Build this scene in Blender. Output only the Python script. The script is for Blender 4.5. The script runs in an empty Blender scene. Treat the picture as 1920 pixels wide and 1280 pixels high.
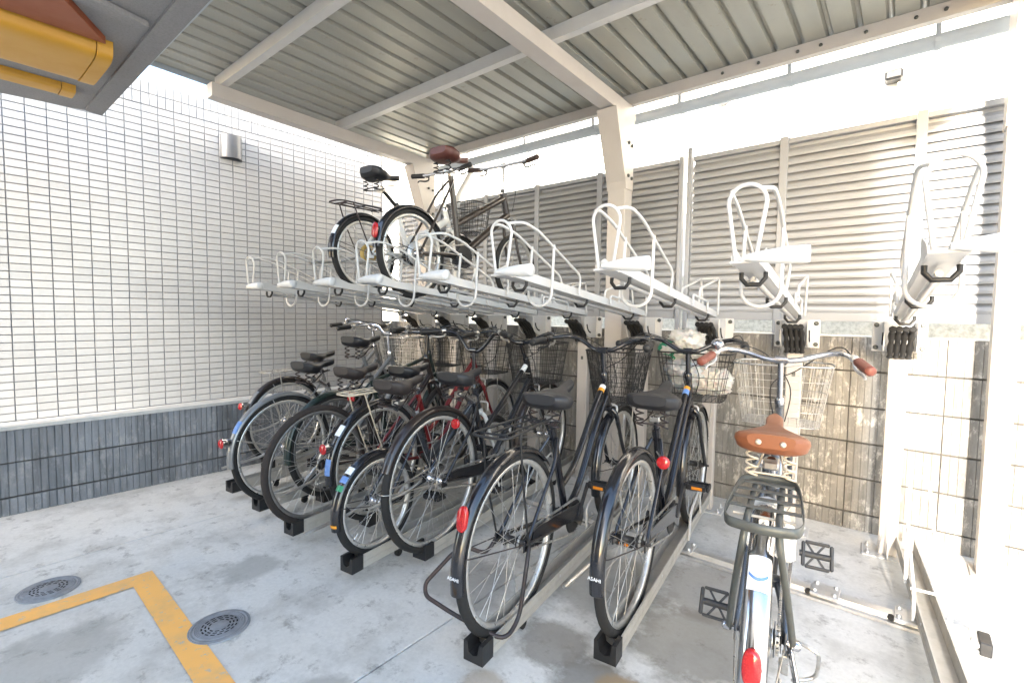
import bpy, math, random
from mathutils import Vector, Matrix, noise
random.seed(7)
R = math.radians
SC = bpy.context.scene
COL = SC.collection

# ------------------------------------------------------------------ camera
def cam_matrix(yaw, pitch, roll):
    f = Vector((math.sin(yaw)*math.cos(pitch), math.cos(yaw)*math.cos(pitch), math.sin(pitch)))
    r = Vector((math.cos(yaw), -math.sin(yaw), 0)); u = r.cross(f)
    r2 = r*math.cos(roll)+u*math.sin(roll); u2 = -r*math.sin(roll)+u*math.cos(roll)
    return Matrix((r2, u2, -f)).transposed().to_4x4()
cd = bpy.data.cameras.new('camera'); cd.sensor_width = 36; cd.lens = 910/1920*36
cd.clip_start = .02; cd.clip_end = 300
cam = bpy.data.objects.new('camera', cd); COL.objects.link(cam)
cam.matrix_world = Matrix.Translation((0, 0, 1.1928)) @ cam_matrix(-.6839, -.0577, .0135)
SC.camera = cam

# ------------------------------------------------------------------ light
SUN_AZ = R(170)     # direction to the sun, clockwise from +Y (back wall) towards +X
SUN_EL = R(14)
W = bpy.data.worlds.new('World'); SC.world = W; W.use_nodes = True
wn = W.node_tree.nodes; wl = W.node_tree.links
bgn = wn['Background']; bgn.inputs[1].default_value = .15
sky = wn.new('ShaderNodeTexSky'); sky.sky_type = 'NISHITA'; sky.sun_disc = False
sky.sun_elevation = SUN_EL; sky.sun_rotation = SUN_AZ; sky.dust_density = 2.0; sky.ozone_density = 1.5
wl.new(sky.outputs[0], bgn.inputs[0])
sd = bpy.data.lights.new('sun', 'SUN'); sd.energy = 2.0; sd.angle = R(3.0); sd.color = (1, .95, .87)
sun = bpy.data.objects.new('sun', sd); COL.objects.link(sun)
sdir = Vector((math.sin(SUN_AZ)*math.cos(SUN_EL), math.cos(SUN_AZ)*math.cos(SUN_EL), math.sin(SUN_EL)))
sun.rotation_euler = sdir.to_track_quat('Z', 'Y').to_euler(); sun.location = (3, -4, 8)
vs = SC.view_settings; vs.view_transform = 'Standard'; vs.look = 'None'; vs.gamma = 1
vs.use_curve_mapping = False; vs.exposure = 3.15

# ------------------------------------------------------------------ materials
def nmat(name):
    m = bpy.data.materials.new(name); m.use_nodes = True
    nt = m.node_tree; b = nt.nodes['Principled BSDF']
    return m, nt, b
def ramp(nt, fac, stops):
    r = nt.nodes.new('ShaderNodeValToRGB'); e = r.color_ramp.elements
    while len(e) < len(stops): e.new(.5)
    for x, (p, c) in zip(e, stops):
        x.position = p; x.color = (c[0], c[1], c[2], 1) if hasattr(c, '__len__') else (c, c, c, 1)
    nt.links.new(fac, r.inputs[0]); return r.outputs[0]
def coords(nt, kind='Object', scale=(1, 1, 1)):
    t = nt.nodes.new('ShaderNodeTexCoord'); mp = nt.nodes.new('ShaderNodeMapping'); mp.inputs['Scale'].default_value = scale
    if kind == 'World':
        g = nt.nodes.new('ShaderNodeNewGeometry'); nt.links.new(g.outputs['Position'], mp.inputs[0])
    else: nt.links.new(t.outputs[kind], mp.inputs[0])
    return mp.outputs[0]
def noi(nt, vec, scale, detail=6, rough=.6):
    n = nt.nodes.new('ShaderNodeTexNoise'); n.inputs['Scale'].default_value = scale
    n.inputs['Detail'].default_value = detail; n.inputs['Roughness'].default_value = rough
    nt.links.new(vec, n.inputs['Vector']); return n.outputs['Fac']
def mix(nt, fac, a, b, mode='MIX'):
    x = nt.nodes.new('ShaderNodeMix'); x.data_type = 'RGBA'; x.blend_type = mode
    for s, v in ((x.inputs[0], fac), (x.inputs[6], a), (x.inputs[7], b)):
        if hasattr(v, 'links') or hasattr(v, 'is_output'): nt.links.new(v, s)
        elif hasattr(v, '__len__'): s.default_value = (v[0], v[1], v[2], 1)
        else: s.default_value = v if s == x.inputs[0] else (v, v, v, 1)
    return x.outputs[2]
def bump(nt, b, h, strength=.3, dist=.002):
    n = nt.nodes.new('ShaderNodeBump'); n.inputs['Strength'].default_value = strength; n.inputs['Distance'].default_value = dist
    nt.links.new(h, n.inputs['Height']); nt.links.new(n.outputs[0], b.inputs['Normal'])
def simple(name, col, rough=.5, metal=0, dirt=.25, scale=14, dirtcol=None, coat=0, world=True):
    """base colour with soft wear and grime in it"""
    m, nt, b = nmat(name)
    v = coords(nt, 'World' if world else 'Object')
    n1 = noi(nt, v, scale, 6, .65)
    dc = dirtcol or tuple(c*.55 for c in col)
    fac = ramp(nt, n1, [(.42, 0), (.72, dirt)])
    nt.links.new(mix(nt, fac, col, dc), b.inputs['Base Color'])
    nt.links.new(ramp(nt, n1, [(.3, rough*.85), (.75, min(1, rough*1.25))]), b.inputs['Roughness'])
    b.inputs['Metallic'].default_value = metal
    if coat: b.inputs['Coat Weight'].default_value = coat; b.inputs['Coat Roughness'].default_value = .08
    return m
M = {}
M['cream_steel'] = simple('cream_steel', (.50, .46, .42), .45, 0, .35, 5, (.42, .37, .32))
M['white_steel'] = simple('white_steel', (.55, .54, .52), .38, 0, .3, 9, (.5, .46, .4))
M['white_plastic'] = simple('white_plastic', (.62, .62, .61), .35, 0, .2, 20)
M['aluminium'] = simple('aluminium', (.62, .62, .62), .42, .75, .3, 18)
M['rail_alu'] = simple('rail_alu', (.46, .435, .39), .5, .25, .4, 14, (.27, .245, .205))
M['fence_alu'] = simple('fence_alu', (.34, .347, .36), .45, .25, .25, 3, (.28, .283, .292))
M['gutter'] = simple('gutter', (.42, .46, .49), .4, 0, .2, 4)
M['black_plastic'] = simple('black_plastic', (.010, .010, .011), .48, 0, .5, 30, (.028, .026, .024))
M['pedal_plastic'] = simple('pedal_plastic', (.035, .037, .041), .55, 0, .5, 30, (.06, .058, .055))
M['rubber'] = simple('rubber', (.009, .0088, .0088), .75, 0, .7, 40, (.03, .027, .024))
M['rubber_brown'] = simple('rubber_brown', (.022, .016, .014), .8, 0, .7, 40, (.055, .042, .035))
M['chrome'] = simple('chrome', (.55, .55, .57), .16, 1, .35, 30, (.35, .33, .31))
M['steel_rod'] = simple('steel_rod', (.55, .54, .52), .3, .9, .5, 25, (.25, .19, .14))
M['rusty_rod'] = simple('rusty_rod', (.030, .028, .031), .45, .3, .45, 16, (.11, .05, .03))
M['rim'] = simple('rim', (.66, .65, .62), .3, .7, .4, 30, (.36, .32, .28))
M['rim_dark'] = simple('rim_dark', (.22, .21, .20), .4, .6, .5, 30)
M['spoke'] = simple('spoke', (.55, .54, .52), .3, .8, .4, 40)
M['black_paint'] = simple('black_paint', (.006, .0065, .010), .2, 0, .3, 18, (.02, .018, .016), .7)
M['dark_grey_paint'] = simple('dark_grey_paint', (.03, .033, .04), .28, .2, .3, 18, None, .4)
M['grey_paint'] = simple('grey_paint', (.10, .107, .118), .28, .5, .3, 18, None, .3)
M['brown_paint'] = simple('brown_paint', (.026, .019, .016), .3, 0, .5, 14, (.06, .045, .037), .4)
M['brown_gloss'] = simple('brown_gloss', (.022, .014, .012), .3, 0, .4, 14, None, .3)
M['red_paint'] = simple('red_paint', (.16, .010, .012), .3, 0, .4, 14, None, .4)
M['green_paint'] = simple('green_paint', (.014, .028, .024), .32, 0, .4, 14, None, .3)
M['silver_paint'] = simple('silver_paint', (.25, .255, .26), .3, .5, .4, 20, (.18, .165, .15))
M['white_paint'] = simple('white_paint', (.74, .74, .72), .35, 0, .3, 16, (.45, .43, .4))
M['olive_steel'] = simple('olive_steel', (.10, .105, .095), .45, .4, .4, 24, (.06, .05, .042))
M['vinyl_black'] = simple('vinyl_black', (.008, .008, .010), .42, 0, .5, 18, (.018, .017, .017))
M['vinyl_grey'] = simple('vinyl_grey', (.014, .0145, .018), .48, 0, .6, 12, (.03, .027, .025))
M['vinyl_brown'] = simple('vinyl_brown', (.026, .018, .016), .55, 0, .6, 12, (.015, .013, .013))
M['leather'] = simple('leather', (.215, .072, .028), .4, 0, .4, 12, (.14, .047, .02))
M['leather_red'] = simple('leather_red', (.085, .024, .017), .42, 0, .6, 16, (.045, .02, .015))
M['grip_brown'] = simple('grip_brown', (.20, .06, .04), .45, 0, .4, 22)
M['grip_dark'] = simple('grip_dark', (.06, .035, .028), .6, 0, .4, 22)
M['yellow_gold'] = simple('yellow_gold', (.50, .34, .10), .4, .3, .4, 14)
M['beige_spring'] = simple('beige_spring', (.60, .52, .40), .45, .2, .4, 30)
M['yellow_paint'] = simple('yellow_paint', (.52, .27, .02), .45, 0, .3, 5, (.42, .20, .025))
M['orange_paint'] = simple('orange_paint', (.26, .065, .02), .5, 0, .3, 5)
M['dark'] = simple('dark', (.012, .012, .013), .8, 0, .2, 9)
M['sticker_white'] = simple('sticker_white', (.78, .80, .82), .35, 0, .1, 60)
M['sticker_blue'] = simple('sticker_blue', (.10, .22, .52), .35, 0, .2, 60, (.7, .75, .8))
M['sticker_orange'] = simple('sticker_orange', (.75, .32, .03), .4, 0, .2, 60)
M['sticker_green'] = simple('sticker_green', (.03, .24, .12), .4, 0, .2, 60)
def red_lens():
    m, nt, b = nmat('red_lens')
    v = coords(nt, 'Object', (1, 1, 1)); vo = nt.nodes.new('ShaderNodeTexVoronoi'); vo.inputs['Scale'].default_value = 260
    nt.links.new(v, vo.inputs['Vector'])
    nt.links.new(ramp(nt, vo.outputs[0], [(0, (.62, .018, .016)), (.6, (.36, .006, .008))]), b.inputs['Base Color'])
    b.inputs['Roughness'].default_value = .12; b.inputs['Coat Weight'].default_value = .6
    return m
M['red_lens'] = red_lens()
M['amber_lens'] = simple('amber_lens', (.6, .2, .012), .2, 0, .1, 40)
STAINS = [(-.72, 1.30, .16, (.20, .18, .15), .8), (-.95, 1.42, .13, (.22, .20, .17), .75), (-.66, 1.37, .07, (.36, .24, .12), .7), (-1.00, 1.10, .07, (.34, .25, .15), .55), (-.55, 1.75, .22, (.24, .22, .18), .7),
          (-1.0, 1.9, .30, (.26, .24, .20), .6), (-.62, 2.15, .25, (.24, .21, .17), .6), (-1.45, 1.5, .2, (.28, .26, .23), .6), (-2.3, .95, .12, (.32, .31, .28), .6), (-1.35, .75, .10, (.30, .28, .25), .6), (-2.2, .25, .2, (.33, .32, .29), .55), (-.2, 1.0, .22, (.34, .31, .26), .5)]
def concrete_floor():
    m, nt, b = nmat('concrete_floor')
    v = coords(nt, 'World')
    big = noi(nt, v, .9, 5, .6); mid = noi(nt, v, 4.5, 8, .68); fine = noi(nt, v, 60, 6, .7); spot = noi(nt, v, 11, 8, .75)
    c = mix(nt, ramp(nt, big, [(.35, 0), (.68, 1)]), (.73, .71, .67), (.63, .61, .565))
    c = mix(nt, ramp(nt, mid, [(.47, 0), (.72, .75)]), c, (.40, .38, .34))
    c = mix(nt, ramp(nt, spot, [(.55, 0), (.68, .7)]), c, (.19, .17, .145))
    c = mix(nt, ramp(nt, fine, [(.35, .0), (.7, .22)]), c, (.28, .27, .25))
    c = mix(nt, ramp(nt, noi(nt, coords(nt, 'World', (1.3, .7, 1)), 3.1, 7, .7), [(.60, 0), (.74, .55)]), c, (.56, .555, .55))
    g_ = nt.nodes.new('ShaderNodeNewGeometry')
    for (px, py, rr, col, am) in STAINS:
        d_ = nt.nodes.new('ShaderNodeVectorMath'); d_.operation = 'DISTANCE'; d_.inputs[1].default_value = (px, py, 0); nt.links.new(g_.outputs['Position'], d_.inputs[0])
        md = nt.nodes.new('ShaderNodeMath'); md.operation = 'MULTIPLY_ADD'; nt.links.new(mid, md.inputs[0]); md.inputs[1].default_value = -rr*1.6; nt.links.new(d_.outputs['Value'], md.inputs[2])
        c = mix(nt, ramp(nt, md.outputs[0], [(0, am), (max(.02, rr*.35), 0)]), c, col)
    nt.links.new(c, b.inputs['Base Color']); b.inputs['Roughness'].default_value = .82
    bump(nt, b, fine, .35, .0016)
    return m
M['concrete_floor'] = concrete_floor()
def road_paint():
    m, nt, b = nmat('road_paint')
    v = coords(nt, 'World'); n = noi(nt, v, 26, 8, .75); n2 = noi(nt, v, 5, 5, .6)
    c = mix(nt, ramp(nt, n2, [(.4, 0), (.7, .5)]), (.95, .50, .13), (.85, .44, .13))
    c = mix(nt, ramp(nt, n, [(.57, 0), (.63, .85)]), c, (.48, .45, .40)); c = mix(nt, ramp(nt, noi(nt, v, 3.2, 7, .7), [(.5, 0), (.66, .5)]), c, (.60, .40, .20))
    nt.links.new(c, b.inputs['Base Color']); b.inputs['Roughness'].default_value = .7
    return m
M['road_paint'] = road_paint()
def tile_mat():
    m, nt, b = nmat('glazed_tile')
    oi = nt.nodes.new('ShaderNodeObjectInfo'); v = coords(nt, 'World')
    n = noi(nt, v, 3.0, 4, .6); f = noi(nt, v, 45, 5, .6)
    c = mix(nt, ramp(nt, n, [(.35, 0), (.7, .5)]), (.39, .392, .395), (.355, .353, .35))
    c = mix(nt, ramp(nt, f, [(.45, 0), (.75, .25)]), c, (.27, .26, .245))
    c = mix(nt, .05, c, oi.outputs['Random'], 'OVERLAY')
    nt.links.new(c, b.inputs['Base Color']); b.inputs['Roughness'].default_value = .32
    bump(nt, b, f, .12, .001)
    return m
M['tile'] = tile_mat()
M['grout'] = simple('grout', (.24, .24, .25), .9, 0, .4, 8)
def block_mat(name, base, dark, white, wamt, streak):
    m, nt, b = nmat(name)
    v = coords(nt, 'World'); vs_ = coords(nt, 'World', (1, 1, .12))
    st = noi(nt, vs_, 9, 5, .65); st2 = noi(nt, vs_, 38, 4, .6); fine = noi(nt, v, 90, 6, .7); bl = noi(nt, v, 5.5, 8, .72); bl2 = noi(nt, coords(nt, 'World', (1, 1, .45)), 23, 8, .75)
    c = mix(nt, ramp(nt, st, [(.40, 0), (.68, streak)]), base, dark)
    c = mix(nt, ramp(nt, st2, [(.48, 0), (.70, streak*.7)]), c, dark)
    c = mix(nt, ramp(nt, fine, [(.4, 0), (.75, .3)]), c, tuple(x*.6 for x in base))
    if wamt:
        f1 = ramp(nt, bl, [(.42, 0), (.55, 1)]); f2 = ramp(nt, bl2, [(.50, 0), (.60, wamt)])
        c = mix(nt, mix(nt, 1.0, f1, f2, 'MULTIPLY'), c, white)
    oi = nt.nodes.new('ShaderNodeObjectInfo'); c = mix(nt, .8, c, ramp(nt, oi.outputs['Random'], [(0, .72), (1, 1.0)]), 'MULTIPLY')
    nt.links.new(c, b.inputs['Base Color']); b.inputs['Roughness'].default_value = .88
    bump(nt, b, fine, .5, .002)
    return m
M['block_left'] = block_mat('block_left', (.29, .305, .33), (.085, .087, .092), (.5, .5, .5), .45, .7)
M['block_back'] = block_mat('block_back', (.27, .257, .235), (.06, .056, .05), (.54, .51, .46), .85, .55)
M['mortar'] = simple('mortar', (.07, .065, .06), .9, 0, .5, 10)
M['cap_mortar'] = simple('cap_mortar', (.58, .575, .55), .85, 0, .4, 9)
def roof_mat():
    m, nt, b = nmat('roof_sheet')
    v = coords(nt, 'World', (1, .25, 1)); n = noi(nt, v, 5, 6, .6); r = noi(nt, coords(nt, 'World'), 13, 7, .7)
    c = mix(nt, ramp(nt, n, [(.38, 0), (.7, .6)]), (.36, .355, .31), (.28, .275, .235))
    c = mix(nt, ramp(nt, r, [(.62, 0), (.75, .5)]), c, (.13, .085, .05))
    nt.links.new(c, b.inputs['Base Color']); b.inputs['Roughness'].default_value = .38; b.inputs['Metallic'].default_value = .25
    return m
M['roof_sheet'] = roof_mat()
def stucco():
    m, nt, b = nmat('canopy_concrete')
    v = coords(nt, 'World'); f = noi(nt, v, 120, 5, .7); n = noi(nt, v, 3, 5, .6)
    c = mix(nt, ramp(nt, n, [(.35, 0), (.7, .6)]), (.26, .255, .255), (.215, .21, .21))
    c = mix(nt, ramp(nt, f, [(.45, 0), (.7, .4)]), c, (.12, .118, .118))
    nt.links.new(c, b.inputs['Base Color']); b.inputs['Roughness'].default_value = .9; bump(nt, b, f, .5, .002)
    return m
M['canopy_concrete'] = stucco()
M['siding'] = simple('siding', (.80, .79, .76), .6, 0, .15, 3)
M['rough_white'] = simple('rough_white', (.62, .60, .52), .9, 0, .8, 30, (.30, .29, .22))
M['shade_building_wall'] = simple('shade_building_wall', (.52, .51, .50), .8, 0, .2, 2)  # walls of the added, unseen building that blocks the sun
M['lamp_metal'] = simple('lamp_metal', (.13, .135, .145), .4, .4, .2, 8)
M['manhole'] = simple('manhole', (.30, .31, .33), .55, .3, .5, 25, (.15, .15, .155))
def bag_mat(name, col):
    m, nt, b = nmat(name)
    v = coords(nt, 'Object'); n = noi(nt, v, 16, 5, .6)
    nt.links.new(ramp(nt, n, [(.35, tuple(c*.8 for c in col)), (.7, col)]), b.inputs['Base Color'])
    b.inputs['Roughness'].default_value = .4; b.inputs['Subsurface Weight'].default_value = .15
    bump(nt, b, n, .5, .01)
    return m
M['bag_white'] = bag_mat('bag_white', (.66, .62, .56)); M['bag_grey'] = bag_mat('bag_grey', (.52, .54, .56))

# ------------------------------------------------------------------ mesh builder
class MB:
    def __init__(s): s.v = []; s.f = []; s.sm = []
    def add(s, vs, fs, smooth=False):
        o = len(s.v); s.v += [tuple(v) for v in vs]; s.f += [tuple(i+o for i in f) for f in fs]; s.sm += [smooth]*len(fs); return s
    def box(s, x0, x1, y0, y1, z0, z1, mat=None, ch=0):
        if x0 > x1: x0, x1 = x1, x0
        if y0 > y1: y0, y1 = y1, y0
        if z0 > z1: z0, z1 = z1, z0
        if ch:
            c = min(ch, (x1-x0)*.45, (y1-y0)*.45, (z1-z0)*.45); V = []
            for z in (z0, z1):
                for y in (y0, y1):
                    for x in (x0, x1):
                        sx = 1 if x == x0 else -1; sy = 1 if y == y0 else -1; sz = 1 if z == z0 else -1
                        V += [(x+sx*c, y+sy*c, z), (x, y+sy*c, z+sz*c), (x+sx*c, y, z+sz*c)]
            idx = lambda a, k: a*3+k   # corner a: bit0 x, bit1 y, bit2 z ; k:0 z-face,1 x-face,2 y-face
            F = [(idx(0, 0), idx(2, 0), idx(3, 0), idx(1, 0)), (idx(4, 0), idx(5, 0), idx(7, 0), idx(6, 0)),
                 (idx(0, 1), idx(4, 1), idx(6, 1), idx(2, 1)), (idx(1, 1), idx(3, 1), idx(7, 1), idx(5, 1)),
                 (idx(0, 2), idx(1, 2), idx(5, 2), idx(4, 2)), (idx(2, 2), idx(6, 2), idx(7, 2), idx(3, 2))]
            for a, b, k1, k2 in ((0, 1, 0, 2), (2, 3, 0, 2), (4, 5, 0, 2), (6, 7, 0, 2), (0, 2, 0, 1), (1, 3, 0, 1), (4, 6, 0, 1), (5, 7, 0, 1), (0, 4, 1, 2), (1, 5, 1, 2), (2, 6, 1, 2), (3, 7, 1, 2)):
                F.append((idx(a, k1), idx(b, k1), idx(b, k2), idx(a, k2)))
            for a in range(8): F.append((idx(a, 0), idx(a, 1), idx(a, 2)))
        else:
            V = [(x, y, z) for z in (z0, z1) for y in (y0, y1) for x in (x0, x1)]
            F = [(0, 2, 3, 1), (4, 5, 7, 6), (0, 4, 6, 2), (1, 3, 7, 5), (0, 1, 5, 4), (2, 6, 7, 3)]
        if mat is not None: V = [mat @ Vector(v) for v in V]
        return s.add(V, F)
    def bar(s, a, b, w, h=None, up=(0, 0, 1)):
        """box beam from a to b, w across, h along up"""
        a, b = Vector(a), Vector(b); h = h or w; d = (b-a); L = d.length; d.normalize(); u = Vector(up)
        sd_ = d.cross(u)
        if sd_.length < 1e-4: sd_ = d.cross(Vector((1, 0, 0)))
        sd_.normalize(); u = sd_.cross(d)
        m = Matrix((d, sd_, u)).transposed().to_4x4(); m.translation = a
        return s.box(0, L, -w/2, w/2, -h/2, h/2, m, min(w, h)*.12)
    def tube(s, pts, r, n=8, closed=False, caps=True):
        P = [Vector(p) for p in pts]
        k = len(P); rr = r if hasattr(r, '__len__') else [r]*k
        T = []
        for i in range(k):
            if closed: t = P[(i+1) % k]-P[i-1]
            else: t = P[min(i+1, k-1)]-P[max(i-1, 0)]
            T.append(t.normalized() if t.length > 1e-9 else Vector((0, 0, 1)))
        nv = T[0].orthogonal().normalized(); V = []; F = []
        for i in range(k):
            if i:
                ax = T[i-1].cross(T[i])
                if ax.length > 1e-7: nv = Matrix.Rotation(T[i-1].angle(T[i]), 3, ax.normalized()) @ nv
            nv = (nv-T[i]*nv.dot(T[i])).normalized(); bn = T[i].cross(nv)
            for j in range(n):
                a = 2*math.pi*j/n; V.append(P[i]+(nv*math.cos(a)+bn*math.sin(a))*rr[i])
        m = k if closed else k-1
        for i in range(m):
            o2 = ((i+1) % k)*n
            for j in range(n): F.append((i*n+j, i*n+(j+1) % n, o2+(j+1) % n, o2+j))
        s.add(V, F, True)
        if caps and not closed:
            s.add([V[j] for j in range(n)], [tuple(reversed(range(n)))]); s.add([V[(k-1)*n+j] for j in range(n)], [tuple(range(n))])
        return s
    def lathe(s, prof, mat=None, n=16, smooth=True):
        """profile [(radius, height)...] round local z"""
        V = [(r*math.cos(2*math.pi*j/n), r*math.sin(2*math.pi*j/n), z) for r, z in prof for j in range(n)]
        if mat is not None: V = [mat @ Vector(v) for v in V]
        F = [(i*n+j, i*n+(j+1) % n, (i+1)*n+(j+1) % n, (i+1)*n+j) for i in range(len(prof)-1) for j in range(n)]
        s.add(V, F, smooth)
        s.add(V[:n], [tuple(reversed(range(n)))]); s.add(V[-n:], [tuple(range(n))])
        return s
    def extrude(s, poly, axis_vec, mat=None):
        """closed 3-D polygon swept along axis_vec"""
        P = [Vector(p) for p in poly]; a = Vector(axis_vec); n = len(P)
        V = P+[p+a for p in P]
        if mat is not None: V = [mat @ v for v in V]
        F = [tuple(reversed(range(n))), tuple(range(n, 2*n))]+[(i, (i+1) % n, n+(i+1) % n, n+i) for i in range(n)]
        return s.add(V, F)
    def mesh(s, name, mat):
        me = bpy.data.meshes.new(name); me.from_pydata(s.v, [], s.f); me.polygons.foreach_set('use_smooth', s.sm)
        me.materials.append(M[mat] if isinstance(mat, str) else mat)
        import bmesh
        bm = bmesh.new(); bm.from_mesh(me); bmesh.ops.recalc_face_normals(bm, faces=bm.faces); bm.to_mesh(me); bm.free()
        me.update(); return me
    def build(s, name, mat, parent=None, **kw): return link(name, s.mesh(name, mat), parent, **kw)
def link(name, me, parent=None, loc=None, rot=None, kind=None):
    o = bpy.data.objects.new(name, me); COL.objects.link(o)
    if parent: o.parent = parent
    if loc is not None: o.location = loc
    if rot is not None: o.rotation_euler = rot
    if kind: o['kind'] = kind
    return o
def thing(name, label, cat, loc=(0, 0, 0), rz=0, group=None):
    o = bpy.data.objects.new(name, None); COL.objects.link(o); o.empty_display_size = .1
    o.location = loc; o.rotation_euler = (0, 0, rz); o['label'] = label; o['category'] = cat
    if group: o['group'] = group
    return o
def tag(o, label, cat, group=None):
    o['label'] = label; o['category'] = cat
    if group: o['group'] = group
    return o
def copy_tree(o, parent=None):
    c = o.copy(); COL.objects.link(c)
    if parent: c.parent = parent
    for ch in list(o.children): copy_tree(ch, c)
    return c
def bez(pts, n=6):
    """smooth polyline through points (Catmull-Rom)"""
    P = [Vector(p) for p in pts]; out = []
    for i in range(len(P)-1):
        p0 = P[max(i-1, 0)]; p1 = P[i]; p2 = P[i+1]; p3 = P[min(i+2, len(P)-1)]
        for k in range(n):
            t = k/n; out.append(.5*((2*p1)+(p2-p0)*t+(2*p0-5*p1+4*p2-p3)*t*t+(3*p1-p0-3*p2+p3)*t**3))
    out.append(P[-1]); return out
def fillet(pts, r, n=4, closed=False):
    """polyline with rounded corners"""
    P = [Vector(p) for p in pts]; out = []; k = len(P)
    for i in range(k):
        if not closed and i in (0, k-1): out.append(P[i]); continue
        a, b, c = P[i-1], P[i], P[(i+1) % k]
        ra = min(r, (a-b).length*.48, (c-b).length*.48)
        p, q = b+(a-b).normalized()*ra, b+(c-b).normalized()*ra
        for j in range(n+1):
            t = j/n; out.append(p*(1-t)**2+b*2*t*(1-t)+q*t*t)
    return out
def Mz(d, o=(0, 0, 0)):
    """matrix whose local z is direction d, at o"""
    q = Vector(d).normalized().to_track_quat('Z', 'Y'); m = q.to_matrix().to_4x4(); m.translation = Vector(o); return m
def text_mesh(txt, size, mat, name, parent, mw):
    cu = bpy.data.curves.new(name, 'FONT'); cu.body = txt; cu.size = size; cu.extrude = .0006; cu.align_x = 'CENTER'; cu.align_y = 'CENTER'
    tmp = bpy.data.objects.new(name, cu); COL.objects.link(tmp); dg = bpy.context.evaluated_depsgraph_get()
    me = bpy.data.meshes.new_from_object(tmp.evaluated_get(dg)); me.materials.clear(); me.materials.append(M[mat])
    bpy.data.objects.remove(tmp); bpy.data.curves.remove(cu)
    me.transform(mw); return link(name, me, parent)

# ------------------------------------------------------------------ ground
BY = 3.3058                    # face of the back block wall
def XL(y): return -3.943+.04*y     # face of the low block wall on the left
def XT(y): return -4.4046+.04*y    # face of the tiled wall
g = MB().box(-60, 60, -60, 60, -.30, -.02).build('ground', 'concrete_floor'); g['kind'] = 'structure'
pav = MB().box(-9.6, 9.6, -6.0, 3.9, -.019, -.012).build('pavement', 'mortar'); pav['kind'] = 'structure'
xs = [(-9.5, -3.04), (-3.04, -1.33), (-1.33, .62), (.62, 2.5), (2.5, 4.4), (4.4, 9.5)]
for (a, b) in xs:
    for (c, d) in ((-5.9, -1.6), (-1.6, 3.85)):
        MB().box(a+.003, b-.003, c+.003, d-.003, -.02, 0, None, .003).build('concrete_slab', 'concrete_floor', pav)
# yellow bay line painted on the slabs
l = MB()
l.add([(-2.617, .636, .004), (-2.517, .545, .004), (-2.585, -1.5, .004), (-2.69, -1.5, .004)], [(0, 3, 2, 1)])
l.add([(-2.617, .636, .004), (-.9, .578, .004), (-.9, .488, .004), (-2.517, .545, .004)], [(0, 3, 2, 1)])
ln = l.build('bay_line', 'road_paint'); ln['kind'] = 'structure'

# ------------------------------------------------------------------ left: low ribbed block wall and the tiled wall
def ribbed_block(w, h, d, ribs, gf=.17, gd=.006):
    """block whose front (local -y) has flat vertical ribs with grooves between; local x along the wall"""
    b = MB(); p = w/ribs; gw = p*gf
    prof = []
    for i in range(ribs):
        x0 = i*p
        prof += [(x0+gw*.5, 0), (x0+p-gw*.5, 0), (x0+p-gw*.5+.002, gd), (x0+p+gw*.5-.002, gd)]
    prof = [(0, gd), (gw*.5-.002, gd)]+prof[:-1]+[(w, gd)]
    prof += [(w, d), (0, d)]
    n = len(prof)
    V = [(x, y, 0) for x, y in prof]+[(x, y, h) for x, y in prof]
    F = [(i, (i+1) % n, n+(i+1) % n, n+i) for i in range(n)]
    b.add(V, F); b.add(V[:n], [tuple(reversed(range(n)))]); b.add(V[n:], [tuple(range(n))])
    return b
lw = thing('low_block_wall', 'low grey ribbed concrete block wall along the foot of the white tiled wall', 'wall')
ang_l = math.atan2(1, .04)      # direction of the wall (+y-ish)
rowsL = [(0.0, .0985), (.1085, .1895), (.3075, .182)]
meshesL = [ribbed_block(.3975, h, .11, 12).mesh('block', 'block_left') for z, h in rowsL]
for k in range(-5, 7):
    y1 = .564+.4*k+.00125
    for (z, h), me in zip(rowsL, meshesL):
        o = link('block', me, lw, (XL(y1), y1, z+random.uniform(-.0008, .0008)), (0, 0, ang_l))
for a, b in ((-1.44, 3.36),):
    m = MB(); m.add([(XL(a)-.006, a, 0), (XL(b)-.006, b, 0), (XL(b)-.10, b, 0), (XL(a)-.10, a, 0), (XL(a)-.006, a, .489), (XL(b)-.006, b, .489), (XL(b)-.10, b, .489), (XL(a)-.10, a, .489)],
                    [(0, 1, 5, 4), (1, 2, 6, 5), (2, 3, 7, 6), (3, 0, 4, 7), (4, 5, 6, 7)])
    for v in range(len(m.v)): m.v[v] = (m.v[v][0]-.006, m.v[v][1], m.v[v][2])
    m.build('mortar_core', 'mortar', lw)
    cp = MB(); A = [(XL(a)+.004, a), (XL(b)+.004, b), (XT(b)+.002, b), (XT(a)+.002, a)]
    cp.add([(x, y, .4915) for x, y in A]+[(x, y, .512) for x, y in A[:2]]+[(x, y, .462+.0) for x, y in A[2:]],
           [(0, 1, 5, 4), (4, 5, 6, 7), (0, 4, 7, 3), (1, 2, 6, 5)])
    cp.build('coping', 'cap_mortar', lw)
tw = thing('tiled_wall', 'tall wall of small white oblong tiles with dark joints on the left', 'wall')
TY1 = 3.10; TY0 = -1.62; TZ0 = .40
m = MB(); A = [(XT(TY0)-.006, TY0), (XT(TY1)-.006, TY1), (XT(TY1)-.5, TY1), (XT(TY0)-.5, TY0)]
m.add([(x, y, TZ0) for x, y in A]+[(x, y, 2.838) for x, y in A], [(0, 1, 5, 4), (1, 2, 6, 5), (2, 3, 7, 6), (3, 0, 4, 7), (4, 5, 6, 7)])
m.build('grout_bed', 'grout', tw)
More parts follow.
